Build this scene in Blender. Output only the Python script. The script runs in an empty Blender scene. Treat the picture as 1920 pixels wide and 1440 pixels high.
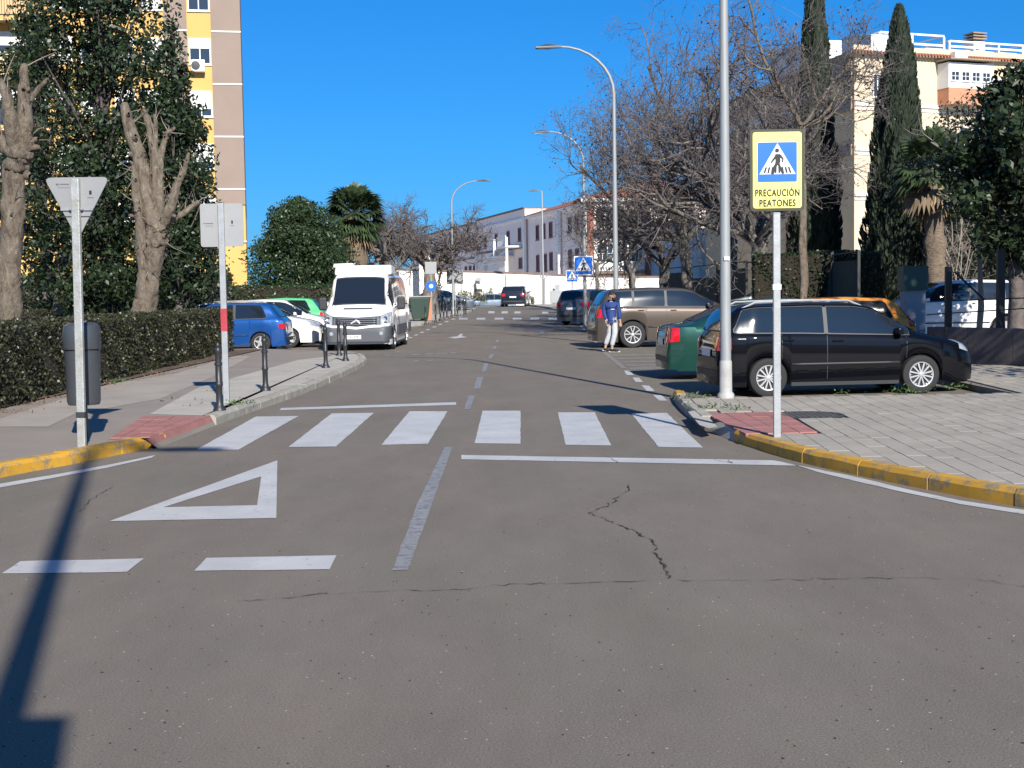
import bpy, bmesh, math, random
import numpy as np
from mathutils import Vector, Matrix
from mathutils.bvhtree import BVHTree
R = math.radians
random.seed(7); rng = np.random.default_rng(7)
scene = bpy.context.scene
C = bpy.context.scene.collection

# ---------------------------------------------------------------- camera, light, exposure
FOC = 2560.0                      # focal length in pixels of the 1920 px wide photograph
EYE = 1.63
_d = Vector((16, 173, -FOC)); _r = 0.016
_u = Vector((-_r, 1, (173 - 16*_r)/FOC)); _d.normalize(); _u.normalize()
_x = _d.cross(_u).normalized()
M_wc = Matrix(((_x.x, _d.x, _u.x), (_x.y, _d.y, _u.y), (_x.z, _d.z, _u.z)))   # world -> camera
M_cw = M_wc.transposed()
cd = bpy.data.cameras.new('camera'); cam = bpy.data.objects.new('camera', cd); C.objects.link(cam)
cam.matrix_world = Matrix.Translation((0, 0, EYE)) @ M_cw.to_4x4()
cd.sensor_fit = 'HORIZONTAL'; cd.sensor_width = 36; cd.lens = 36*FOC/1920; cd.clip_end = 6000; cd.clip_start = 0.05
scene.camera = cam

SUN_DIR = Vector((0.28, -1.0, 0)).normalized()      # towards the sun, on the ground
SUN_EL = R(29)
SKY_CURVE = ((1.43, .0445), (.82, .558), (.8, 1.2))
w = bpy.data.worlds.new('World'); scene.world = w; w.use_nodes = True
nt = w.node_tree; nt.nodes.clear()
sky = nt.nodes.new('ShaderNodeTexSky'); sky.sky_type = 'NISHITA'; sky.sun_disc = False
sky.sun_elevation = SUN_EL; sky.sun_rotation = math.atan2(SUN_DIR.x, SUN_DIR.y)
sky.air_density = 1.0; sky.dust_density = 0.4; sky.ozone_density = 2.6; sky.altitude = 200
sc_ = nt.nodes.new('ShaderNodeSeparateColor'); cc_ = nt.nodes.new('ShaderNodeCombineColor')
for i_, (p_, k_) in enumerate(SKY_CURVE):          # camera-like colour response: each channel gets its own contrast and gain
    pw = nt.nodes.new('ShaderNodeMath'); pw.operation = 'POWER'; pw.inputs[1].default_value = p_
    ml = nt.nodes.new('ShaderNodeMath'); ml.operation = 'MULTIPLY'; ml.inputs[1].default_value = k_
    nt.links.new(sc_.outputs[i_], pw.inputs[0]); nt.links.new(pw.outputs[0], ml.inputs[0]); nt.links.new(ml.outputs[0], cc_.inputs[i_])
bg = nt.nodes.new('ShaderNodeBackground'); bg.inputs[1].default_value = 0.10
wo = nt.nodes.new('ShaderNodeOutputWorld')
nt.links.new(sky.outputs[0], sc_.inputs[0]); nt.links.new(cc_.outputs[0], bg.inputs[0]); nt.links.new(bg.outputs[0], wo.inputs[0])
sl = bpy.data.lights.new('sun', 'SUN'); sl.energy = 5.0; sl.angle = R(0.5); sl.color = (1, .94, .84)
so = bpy.data.objects.new('sun', sl); C.objects.link(so)
sv = Vector((SUN_DIR.x*math.cos(SUN_EL), SUN_DIR.y*math.cos(SUN_EL), math.sin(SUN_EL)))
so.rotation_euler = sv.to_track_quat('Z', 'Y').to_euler(); so.location = (5, -10, 30)
vs = scene.view_settings; vs.view_transform = 'Standard'; vs.look = 'None'; vs.gamma = 1; vs.use_curve_mapping = False
vs.exposure = 0.6

# ---------------------------------------------------------------- measuring helpers
def gz(y):                                      # the street climbs a little beyond 60 m
    t = min(1, max(0, (y-60)/50)); return .48*t*t*(3-2*t)
def ray(px, py):
    return M_cw @ Vector((px-960, 720-py, -FOC))
def G(px, py, z=0.0):                           # point on the ground (raised by z)
    r = ray(px, py); h = z
    for _ in range(12):
        t = (h-EYE)/r.z
        if t < 0: t = 400/r.y
        h = z + gz(r.y*t)
    return Vector((r.x*t, r.y*t, h))
def A(px, py, Y):                               # point at depth Y
    r = ray(px, py); t = Y/r.y
    return Vector((r.x*t, Y, EYE+r.z*t))
def XY(px, Y): return A(px, 560, Y).x
class Plane:                                    # an upright facade through P, running along (dx,dy); s grows along it
    def __init__(s, P, d, n=None):
        s.P = Vector((P[0], P[1], 0)); s.d = Vector((d[0], d[1], 0)).normalized()
    def hit(s, px, py):
        r = ray(px, py); n = Vector((s.d.y, -s.d.x, 0))
        t = (s.P-Vector((0, 0, 0))).dot(n)/r.dot(n); q = r*t
        return (q-s.P).dot(s.d), EYE+q.z
    def s(s, px, py=500): return s.hit(px, py)[0]

# ---------------------------------------------------------------- materials
def nd(nt, t, **k):
    n = nt.nodes.new(t)
    for a, b in k.items():
        if a.startswith('i_'):
            key = a[2:].replace('_', ' ')
            n.inputs[int(key) if key.isdigit() else key].default_value = b
        else: setattr(n, a, b)
    return n
MATS = {}
def mat(name, col, rough=.6, metal=0, var=0, scale=4, bump=0, bscale=40, coat=0, island=0, spec=.5, var2=None, stretch=None, trans=0, emit=0):
    if name in MATS: return MATS[name]
    m = bpy.data.materials.new(name); m.use_nodes = True; t = m.node_tree; L = t.links.new
    p = t.nodes['Principled BSDF']; p.inputs['Roughness'].default_value = rough; p.inputs['Metallic'].default_value = metal
    p.inputs['Specular IOR Level'].default_value = spec
    p.inputs['Coat Weight'].default_value = coat; p.inputs['Coat Roughness'].default_value = .04
    c4 = (*col, 1); p.inputs['Base Color'].default_value = c4
    src = None
    tc = nd(t, 'ShaderNodeTexCoord'); vec = tc.outputs['Object']
    if stretch:
        mp = nd(t, 'ShaderNodeMapping'); mp.inputs['Scale'].default_value = stretch; L(vec, mp.inputs[0]); vec = mp.outputs[0]
    if var:
        n = nd(t, 'ShaderNodeTexNoise', i_Scale=scale, i_Detail=6.0, i_Roughness=.62); L(vec, n.inputs['Vector'])
        cr = nd(t, 'ShaderNodeValToRGB'); a = var2 if var2 else tuple(x*(1-var) for x in col)
        cr.color_ramp.elements[0].position = .32; cr.color_ramp.elements[1].position = .68
        cr.color_ramp.elements[0].color = (*a, 1); cr.color_ramp.elements[1].color = (*[min(1, x*(1+var)) for x in col], 1)
        L(n.outputs['Fac'], cr.inputs[0]); src = cr.outputs[0]
    if island:
        g = nd(t, 'ShaderNodeNewGeometry'); mr = nd(t, 'ShaderNodeMapRange', i_3=1-island, i_4=1+island)
        L(g.outputs['Random Per Island'], mr.inputs[0])
        mx = nd(t, 'ShaderNodeVectorMath', operation='MULTIPLY')
        if src: L(src, mx.inputs[0])
        else: mx.inputs[0].default_value = col
        cb = nd(t, 'ShaderNodeCombineXYZ'); [L(mr.outputs[0], cb.inputs[i]) for i in range(3)]
        L(cb.outputs[0], mx.inputs[1]); src = mx.outputs[0]
    if src: L(src, p.inputs['Base Color'])
    if bump:
        n = nd(t, 'ShaderNodeTexNoise', i_Scale=bscale, i_Detail=4.0); L(vec, n.inputs['Vector'])
        b = nd(t, 'ShaderNodeBump', i_Strength=min(1, bump), i_Distance=.02*max(1, bump)); L(n.outputs['Fac'], b.inputs['Height']); L(b.outputs[0], p.inputs['Normal'])
    if trans:
        p.inputs['Transmission Weight'].default_value = 0
        tr = nd(t, 'ShaderNodeBsdfTranslucent'); 
        if src: L(src, tr.inputs[0])
        else: tr.inputs[0].default_value = c4
        mx = nd(t, 'ShaderNodeMixShader', i_0=trans); o = t.nodes['Material Output']
        L(p.outputs[0], mx.inputs[1]); L(tr.outputs[0], mx.inputs[2]); L(mx.outputs[0], o.inputs[0])
    MATS[name] = m; return m

def asphalt():
    m = mat('asphalt', (.13, .122, .118), rough=.88, spec=.25); t = m.node_tree; L = t.links.new; p = t.nodes['Principled BSDF']
    tc = nd(t, 'ShaderNodeTexCoord')
    n1 = nd(t, 'ShaderNodeTexNoise', i_Scale=.22, i_Detail=5.0, i_Roughness=.6); L(tc.outputs['Object'], n1.inputs['Vector'])
    cr = nd(t, 'ShaderNodeValToRGB'); e = cr.color_ramp.elements
    e[0].position = .35; e[1].position = .66; e[0].color = (.186, .155, .128, 1); e[1].color = (.172, .156, .124, 1)
    L(n1.outputs['Fac'], cr.inputs[0])
    n2 = nd(t, 'ShaderNodeTexNoise', i_Scale=105.0, i_Detail=4.0, i_Roughness=.75); L(tc.outputs['Object'], n2.inputs['Vector'])
    mr = nd(t, 'ShaderNodeMapRange', i_1=.28, i_2=.72, i_3=.5, i_4=1.5); L(n2.outputs['Fac'], mr.inputs[0])
    mp = nd(t, 'ShaderNodeMapping'); mp.inputs['Scale'].default_value = (1, .35, 1); L(tc.outputs['Object'], mp.inputs[0])
    n3 = nd(t, 'ShaderNodeTexNoise', i_Scale=1.3, i_Detail=5.0, i_Roughness=.7); L(mp.outputs[0], n3.inputs['Vector'])
    m3 = nd(t, 'ShaderNodeMapRange', i_1=.3, i_2=.7, i_3=.86, i_4=1.10); L(n3.outputs['Fac'], m3.inputs[0])
    v = nd(t, 'ShaderNodeTexVoronoi', i_Scale=22.0); L(tc.outputs['Object'], v.inputs['Vector'])
    lt = nd(t, 'ShaderNodeMath', operation='LESS_THAN', i_1=.13); L(v.outputs['Distance'], lt.inputs[0])
    sep = nd(t, 'ShaderNodeSeparateColor'); L(v.outputs['Color'], sep.inputs[0])
    gt = nd(t, 'ShaderNodeMath', operation='GREATER_THAN', i_1=.86); L(sep.outputs[0], gt.inputs[0])
    an = nd(t, 'ShaderNodeMath', operation='MULTIPLY'); L(lt.outputs[0], an.inputs[0]); L(gt.outputs[0], an.inputs[1])
    pc = nd(t, 'ShaderNodeMapRange', i_1=0.0, i_2=1.0, i_3=.25, i_4=2.6); L(sep.outputs[1], pc.inputs[0])
    mm = nd(t, 'ShaderNodeMath', operation='MULTIPLY'); L(mr.outputs[0], mm.inputs[0]); L(m3.outputs[0], mm.inputs[1])
    mixf = nd(t, 'ShaderNodeMix', data_type='FLOAT'); L(an.outputs[0], mixf.inputs[0]); L(mm.outputs[0], mixf.inputs[2]); L(pc.outputs[0], mixf.inputs[3])
    vm = nd(t, 'ShaderNodeVectorMath', operation='SCALE'); L(cr.outputs[0], vm.inputs[0]); L(mixf.outputs[0], vm.inputs['Scale'])
    L(vm.outputs[0], p.inputs['Base Color'])
    b = nd(t, 'ShaderNodeBump', i_Strength=.55, i_Distance=.006); L(n2.outputs['Fac'], b.inputs['Height']); L(b.outputs[0], p.inputs['Normal'])
    return m
def worn(name, col, under, amount=.5, scale=9):      # road paint that has worn through to the asphalt in places
    m = mat(name, col, rough=.6); t = m.node_tree; L = t.links.new; p = t.nodes['Principled BSDF']
    tc = nd(t, 'ShaderNodeTexCoord')
    a = nd(t, 'ShaderNodeTexNoise', i_Scale=scale, i_Detail=8.0, i_Roughness=.78); L(tc.outputs['Object'], a.inputs['Vector'])
    cr = nd(t, 'ShaderNodeValToRGB'); e = cr.color_ramp.elements
    e[0].position = amount-.05; e[1].position = amount+.04; e[0].color = (*under, 1); e[1].color = (*col, 1)
    L(a.outputs['Fac'], cr.inputs[0])
    n2 = nd(t, 'ShaderNodeTexNoise', i_Scale=2.0, i_Detail=5.0); L(tc.outputs['Object'], n2.inputs['Vector'])
    mr = nd(t, 'ShaderNodeMapRange', i_1=.3, i_2=.7, i_3=.86, i_4=1.06); L(n2.outputs['Fac'], mr.inputs[0])
    vm = nd(t, 'ShaderNodeVectorMath', operation='SCALE'); L(cr.outputs[0], vm.inputs[0]); L(mr.outputs[0], vm.inputs['Scale'])
    L(vm.outputs[0], p.inputs['Base Color'])
    return m

# ---------------------------------------------------------------- mesh helpers
def mesh_np(name, V, F, smooth=False):
    V = np.asarray(V, dtype=np.float32); F = np.asarray(F, dtype=np.int32); k = F.shape[1]; m = F.shape[0]
    me = bpy.data.meshes.new(name); me.vertices.add(len(V)); me.vertices.foreach_set('co', V.ravel())
    me.loops.add(k*m); me.loops.foreach_set('vertex_index', F.ravel())
    me.polygons.add(m); me.polygons.foreach_set('loop_start', np.arange(0, k*m, k, dtype=np.int32))
    if smooth: me.polygons.foreach_set('use_smooth', np.ones(m, dtype=bool))
    me.update(calc_edges=True); return me
def link(name, me, mt=None, parent=None):
    o = bpy.data.objects.new(name, me); C.objects.link(o)
    if mt is not None: 
        for x in (mt if isinstance(mt, (list, tuple)) else [mt]): me.materials.append(x)
    if parent is not None: o.parent = parent
    return o
def tag(o, label=None, cat=None, group=None, kind=None):
    if label: o['label'] = label
    if cat: o['category'] = cat
    if group: o['group'] = group
    if kind: o['kind'] = kind
    return o
def thing(name, label, cat, loc=(0, 0, 0), rz=0, group=None):
    o = bpy.data.objects.new(name, None); C.objects.link(o); o.location = loc; o.rotation_euler = (0, 0, rz)
    o.empty_display_size = .2
    return tag(o, label, cat, group)
def copy_tree(o, parent=None):
    c = o.copy(); C.objects.link(c); c.parent = parent
    for ch in o.children: copy_tree(ch, c)
    return c

class MB:
    def __init__(s): s.v = []; s.f = []; s.mi = []; s.cur = 0
    def add(s, vs, fs):
        b = len(s.v); s.v += [tuple(v) for v in vs]; s.f += [tuple(i+b for i in f) for f in fs]; s.mi += [s.cur]*len(fs); return s
    def box(s, x0, x1, y0, y1, z0, z1, M=None):
        vs = [Vector(p) for p in ((x0,y0,z0),(x1,y0,z0),(x1,y1,z0),(x0,y1,z0),(x0,y0,z1),(x1,y0,z1),(x1,y1,z1),(x0,y1,z1))]
        if M is not None: vs = [M @ p for p in vs]
        return s.add(vs, [(0,3,2,1),(4,5,6,7),(0,1,5,4),(1,2,6,5),(2,3,7,6),(3,0,4,7)])
    def cbox(s, c, d, M=None):
        return s.box(c[0]-d[0]/2, c[0]+d[0]/2, c[1]-d[1]/2, c[1]+d[1]/2, c[2]-d[2]/2, c[2]+d[2]/2, M)
    def prism(s, poly, h0, h1, M=None, axis='z'):        # poly in 2D; extruded along axis
        n = len(poly)
        def P(p, h): return {'z': Vector((p[0], p[1], h)), 'y': Vector((p[0], h, p[1])), 'x': Vector((h, p[0], p[1]))}[axis]
        vs = [P(p, h0) for p in poly]+[P(p, h1) for p in poly]
        if M is not None: vs = [M @ p for p in vs]
        return s.add(vs, [tuple(range(n))[::-1], tuple(range(n, 2*n))]+[(i, (i+1) % n, n+(i+1) % n, n+i) for i in range(n)])
    def tube(s, pts, rad, n=8, cap=True):
        pts = [Vector(p) for p in pts]; k = len(pts)
        if not hasattr(rad, '__len__'): rad = [rad]*k
        vs = []; prev = None
        for i, p in enumerate(pts):
            t = (pts[min(i+1, k-1)]-pts[max(i-1, 0)]).normalized()
            a = prev - t*prev.dot(t) if prev is not None else t.cross(Vector((0, 0, 1)) if abs(t.z) < .9 else Vector((1, 0, 0)))
            a.normalize(); prev = a; b = t.cross(a)
            vs += [p+(a*math.cos(2*math.pi*j/n)+b*math.sin(2*math.pi*j/n))*rad[i] for j in range(n)]
        fs = [(i*n+j, i*n+(j+1) % n, (i+1)*n+(j+1) % n, (i+1)*n+j) for i in range(k-1) for j in range(n)]
        if cap: fs += [tuple(range(n))[::-1], tuple((k-1)*n+j for j in range(n))]
        return s.add(vs, fs)
    def lathe(s, prof, n=16, M=None, cap=True):          # prof [(r,z)] about z
        vs = [Vector((r*math.cos(2*math.pi*j/n), r*math.sin(2*math.pi*j/n), z)) for r, z in prof for j in range(n)]
        if M is not None: vs = [M @ p for p in vs]
        k = len(prof); fs = [(i*n+j, i*n+(j+1) % n, (i+1)*n+(j+1) % n, (i+1)*n+j) for i in range(k-1) for j in range(n)]
        if cap: fs += [tuple(range(n))[::-1], tuple((k-1)*n+j for j in range(n))]
        return s.add(vs, fs)
    def mesh(s, name, smooth=None):
        me = bpy.data.meshes.new(name); me.from_pydata(s.v, [], s.f); 
        bm = bmesh.new(); bm.from_mesh(me); bmesh.ops.recalc_face_normals(bm, faces=bm.faces); bm.to_mesh(me); bm.free()
        if smooth is not None:
            me.shade_smooth(); me.set_sharp_from_angle(angle=R(smooth))
        return me
    def build(s, name, mt, parent=None, smooth=None, bevel=0):
        o = link(name, s.mesh(name, smooth), mt, parent)
        if bevel:
            b = o.modifiers.new('b', 'BEVEL'); b.width = bevel; b.segments = 2; b.limit_method = 'ANGLE'
        return o
def flat(name, pts, mt, parent=None, z=None):            # a flat polygon
    me = bpy.data.meshes.new(name); P = [(p[0], p[1], p[2] if z is None else z) for p in pts]
    me.from_pydata(P, [], [tuple(range(len(P)))])
    bm = bmesh.new(); bm.from_mesh(me); bmesh.ops.recalc_face_normals(bm, faces=bm.faces)
    for f in bm.faces:
        if f.normal.z < 0: f.normal_flip()
    bm.to_mesh(me); bm.free(); return link(name, me, mt, parent)

# ---------------------------------------------------------------- shared materials
M_asph = asphalt()
M_white = worn('road_paint_white', (.50, .495, .48), (.20, .185, .17), .385, 11)
M_faded = worn('road_paint_faded', (.27, .265, .255), (.15, .14, .135), .47, 14)
M_pale = worn('road_paint_pale', (.26, .235, .19), (.15, .14, .135), .46, 6)
M_conc = mat('concrete_paving', (.33, .29, .245), .85, var=.12, scale=1.2, bump=.3, bscale=60)
M_concl = mat('concrete_light', (.40, .37, .31), .85, var=.13, scale=1.6, bump=.3, bscale=60)
M_path = mat('grey_path', (.25, .215, .18), .88, var=.10, scale=.8, bump=.3, bscale=80)
M_red = mat('red_tactile', (.33, .145, .125), .8, var=.16, scale=2.5, bump=.3, island=.06)
M_paver = mat('paver', (.335, .30, .245), .85, var=.12, scale=.7, bump=.25, bscale=30, island=.055)
M_joint = mat('joint_sand', (.20, .18, .15), .95, var=.3, scale=12)
M_kerb = mat('kerb_stone', (.33, .31, .26), .85, var=.22, scale=5, bump=.6, bscale=18)
M_kyel = worn('kerb_yellow', (.56, .30, .03), (.26, .21, .13), .455, 6)
M_soil = mat('soil', (.10, .07, .05), .95, var=.4, scale=3, bump=1, bscale=15)
M_galv = mat('galvanised', (.31, .33, .35), .5, metal=.3, var=.12, scale=9, bump=.1)
M_pole = mat('lamp_pole', (.27, .29, .30), .55, metal=.15, var=.10, scale=3, stretch=(6, 6, .6))
M_signback = mat('sign_back', (.30, .305, .31), .5, metal=.3, var=.05)
M_black = mat('black_iron', (.022, .024, .028), .45, spec=.5)
M_dark = mat('dark_plastic', (.03, .032, .036), .55)
M_rubber = mat('tyre_rubber', (.018, .018, .02), .8, bump=.3)
M_glass = mat('car_glass', (.012, .016, .022), .04, spec=.9)
M_bglass = mat('window_glass', (.03, .04, .055), .08, spec=.8)
M_chrome = mat('chrome', (.7, .7, .72), .15, metal=1)
M_alloy = mat('alloy_rim', (.62, .63, .65), .3, metal=.6)
M_redlight = mat('tail_light_red', (.5, .01, .015), .12, spec=.8, coat=.6)
M_lamp = mat('headlight_clear', (.50, .54, .56), .08, metal=.4, spec=.8, coat=1)
M_plate = mat('number_plate', (.75, .75, .74), .4)
M_ink = mat('black_print', (.01, .01, .01), .6)
# ================================================================ GROUND, ROAD, PAVEMENTS
def sheet(name, x0, x1, y0, y1, off, mt, parent=None, nx=1, ys=None):
    ys = ys or sorted(set([y0, y1]+[y for y in np.arange(60, 112, 3.0) if y0 < y < y1])); xs = np.linspace(x0, x1, nx+1)
    V = [(x, y, gz(y)+off) for y in ys for x in xs]; n = nx+1
    F = [(j*n+i, j*n+i+1, (j+1)*n+i+1, (j+1)*n+i) for j in range(len(ys)-1) for i in range(nx)]
    return link(name, mesh_np(name, V, F), mt, parent)
tag(sheet('ground', -2500, 2500, -300, 5000, -.05, mat('dry_ground', (.16, .13, .09), .95, var=.3, scale=.3)), kind='structure')
road = tag(sheet('road', -60, 60, -60, 113, 0, M_asph), kind='structure')

def GP(pts, z=0): return [G(a, b, z) for a, b in pts]
MZ = .004
def mark(name, pts, mt=M_white, z=MZ, jag=.004):
    P = GP(pts, z); out = []
    for i, p in enumerate(P):                    # slightly uneven edges, as hand-painted road marks have
        q = P[(i+1) % len(P)]; n = max(1, int((q-p).length/.18))
        for k in range(n):
            r = p.lerp(q, k/n)
            if k: r = r+Vector((random.uniform(-jag, jag), random.uniform(-jag, jag)*2, 0))
            out.append(r)
    return flat(name, out, mt, road)
for q in [[(480,781),(560,780),(447,843),(368,843)], [(622,775),(701,774),(630,837),(541,838)], [(768,771),(839,771),(802,832),(715,834)],
          [(905,770),(976,770),(976,832),(890,831)], [(1046,773),(1115,773),(1146,835),(1061,834)], [(1183,775),(1250,774),(1318,839),(1235,838)]]:
    mark('zebra_stripe', q)
mark('stop_line', [(527,765),(855,754),(855,759),(524,769)])
mark('stop_line', [(865,853),(1450,863),(1500,873),(865,861)])
def strip_mark(name, top, bot, mt=M_white): return mark(name, top+bot[::-1], mt)
strip_mark('edge_line', [(1452,863),(1510,875),(1600,893),(1700,917),(1800,938),(1920,956),(2060,982)], [(1500,874),(1530,884),(1600,901),(1700,924),(1800,945),(1920,964),(2060,991)])
strip_mark('edge_line', [(292,853),(200,872),(100,890),(0,907),(-80,920)], [(284,858),(200,877),(100,896),(0,914),(-80,929)])
tri_o = GP([(520,863),(518,971),(205,977)], MZ); tri_i = GP([(490,893),(482,947),(306,951)], MZ)
me = bpy.data.meshes.new('give_way_triangle'); me.from_pydata([tuple(p) for p in tri_o+tri_i], [], [(0,3,4,1),(1,4,5,2),(2,5,3,0)])
link('give_way_triangle', me, M_white, road)
for q in [[(38,1052),(270,1047),(238,1072),(3,1075)], [(387,1046),(631,1041),(618,1067),(364,1070)], [(-330,1058),(-86,1054),(-128,1078),(-370,1083)]]:
    mark('give_way_dash', q)
mark('centre_line', [(834,838),(848,838),(806,955),(765,1068),(735,1069),(780,950)], M_faded)
for q in [[(879,742),(890,742),(882,767),(870,767)], [(894,707),(906,707),(900,728),(888,729)], [(908,681),(916,681),(911,696),(903,697)], [(919,664),(926,664),(922,672),(915,672)],
          [(925,649),(931,649),(929,654),(923,654)], [(931,637),(936,637),(934,641),(929,641)]]:
    mark('centre_line', q, M_faded)
for q in [[(1170,695),(1182,695),(1188,703),(1175,703)], [(1186,708),(1198,708),(1206,716),(1192,716)], [(1203,722),(1217,723),(1228,733),(1212,733)], [(1224,740),(1240,741),(1252,751),(1236,751)]]:
    mark('bay_dash', q)
mark('bay_line', [(1128,660),(1138,660),(1176,690),(1166,691)], M_pale)
for a, b in ((665, 1), (671, .8), (677, 1), (684, .7), (690, 1)):
    mark('bay_hatching', [(1146+(a-665)*1.3, a), (1232+(a-665)*.3, a-1), (1238, a+1.4), (1150+(a-665)*1.3, a+2)], M_pale)
for x, y in ((1062,590),(1068,594),(1074,599),(1080,604),(1086,610),(1092,616),(1099,623),(1106,631),(1113,639),(1120,648)):
    mark('bay_dash', [(x, y), (x+5, y), (x+8, y+3), (x+3, y+3)])
for x, y in ((862,592),(849,597),(836,602),(824,607),(813,612),(801,617),(790,622),(779,627),(768,632),(757,638)):
    mark('bay_dash', [(x, y), (x+6, y), (x+3, y+2), (x-4, y+2)])
for x, y, wd in ((775,664,12),(799,663,14),(820,662,20),(845,661,12),(776,676,10),(802,675,12),(742,659,9),(722,665,10),(700,657,8)):
    mark('bay_dash', [(x, y), (x+wd, y-.6), (x+wd-3, y+1.6), (x-3, y+2.2)], M_pale)
for x in (860, 893, 927, 961, 994, 1028): mark('zebra_stripe', [(x+1,595.6),(x+17,595.6),(x+17,599),(x,599)])
for x in (915, 940, 964, 1016): mark('zebra_stripe', [(x+1,581.5),(x+12,581.5),(x+12,584),(x,584)])
for x in (949, 964, 981): mark('zebra_stripe', [(x,571),(x+9,571),(x+10,574.5),(x-1,574.5)])
mark('lane_arrow', [(841,632.5),(858,630.5),(862,626.5),(868,625.5),(866,630),(876,632.2),(852,634.6)])
mark('lane_arrow', [(998,620),(1014,618.4),(1031,620),(1020,620.8),(1020,625),(1012,625),(1012,620.8)], M_faded)
# cracks
def crack(pts, wd, seed, segs=60):
    rr = random.Random(seed); P = GP(pts, .006); out = []; L = []
    for i in range(len(P)-1):
        n = max(3, int((P[i+1]-P[i]).length/.05))
        for k in range(n): L.append(P[i].lerp(P[i+1], k/n)+Vector((rr.gauss(0, .010), rr.gauss(0, .018), 0)))
    L.append(P[-1]); V = []; F = []
    for i, p in enumerate(L):
        t = (L[min(i+1, len(L)-1)]-L[max(i-1, 0)]).normalized(); nn = Vector((-t.y, t.x, 0)); ww = wd*.85*rr.uniform(.12, .95)*(.2 if rr.random() < .35 else 1)
        V += [p+nn*ww, p-nn*ww]
        if i: b = 2*i; F.append((b-2, b-1, b+1, b))
    return link('crack', mesh_np('crack', [tuple(v) for v in V], F), mat('crack_dark', (.035, .03, .028), .95), road)
crack([(450,1127),(560,1118),(640,1112),(760,1107),(850,1105),(960,1094),(1080,1093),(1250,1086),(1370,1088),(1530,1085),(1700,1083),(1830,1086),(1930,1101),(2000,1108)], .008, 1)
crack([(1175,905),(1182,916),(1150,940),(1136,950),(1105,962),(1150,978),(1190,996),(1214,1010),(1232,1026),(1224,1034),(1240,1052),(1246,1062),(1255,1083)], .013, 2)
crack([(1340,862),(1372,868),(1366,862)], .01, 3); crack([(1160,868),(1130,850)], .008, 4)
crack([(150,960),(170,935),(215,910)], .008, 5)
# grit and small stones on the asphalt
def grit(n, seed, mt, lo, hi):
    g = np.random.default_rng(seed); V = []; F = []
    for i in range(n):
        y = 3.6+g.random()**1.7*13; x = g.uniform(-1, 1)*(y*.42); r = g.uniform(lo, hi); a = g.random()*6.3
        p = [(x+r*math.cos(a+k*2.1)*g.uniform(.6, 1.3), y+r*math.sin(a+k*2.1)*g.uniform(.6, 1.3), 0.001) for k in range(3)]+[(x, y, r*.7)]
        b = len(V); V += p; F += [(b, b+1, b+3), (b+1, b+2, b+3), (b+2, b, b+3)]
    return tag(link('gravel', mesh_np('gravel', V, F), mt), 'loose pale grit and little stones on the asphalt', 'gravel', kind='stuff')
grit(900, 3, mat('grit_pale', (.42, .40, .37), .8, island=.5), .002, .006)
g_ = grit(900, 4, mat('grit_dark', (.03, .025, .02), .8, island=.5), .003, .009); g_['label'] = 'dark leaf crumbs and bitumen grains on the asphalt'

# ---- left pavement
K1 = [(-140,925),(0,896),(60,884),(150,868),(240,849),(312,833)]
K2 = [(405,797),(470,773),(540,749),(600,726),(650,703),(678,689),(687,681),(684,675),(668,669),(640,667)]
def curve(P, n=4):                 # Catmull-Rom through the points
    P = [Vector(p) for p in P]; out = []
    for i in range(len(P)-1):
        a = P[max(i-1, 0)]; b = P[i]; c = P[i+1]; d = P[min(i+2, len(P)-1)]
        for k in range(n):
            t = k/n; out.append(.5*((2*b)+(c-a)*t+(2*a-5*b+4*c-d)*t*t+(3*b-a-3*c+d)*t**3))
    return out+[P[-1]]
k1 = curve([G(a, b).xy for a, b in K1]); k2 = curve([G(a, b).xy for a, b in K2], 3)
left_face = [(-7.35, 38.2), (-7.3, 28), (-7.15, 20), (-7.0, 14), (-6.9, 6)]
PAV = .12
outline = [Vector((-9, 4))] + [Vector(k1[0])+Vector((-.6, -4))] + k1 + k2 + [G(560,664).xy, G(470,661).xy] + [Vector((-9, 39))]
me_pts = [(p.x, p.y, PAV) for p in outline]
def slab(name, pts, z0, z1, mt, parent=None):
    mb = MB(); mb.prism([(p[0], p[1]) for p in pts], z0, z1); return mb.build(name, mt, parent)
def inset(poly_open, d):            # shift a polyline sideways (to its left)
    out = []
    for i, p in enumerate(poly_open):
        a = poly_open[max(i-1, 0)]; b = poly_open[min(i+1, len(poly_open)-1)]; t = (Vector(b)-Vector(a)).normalized(); out.append(Vector(p)+Vector((-t.y, t.x))*d)
    return out
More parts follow.
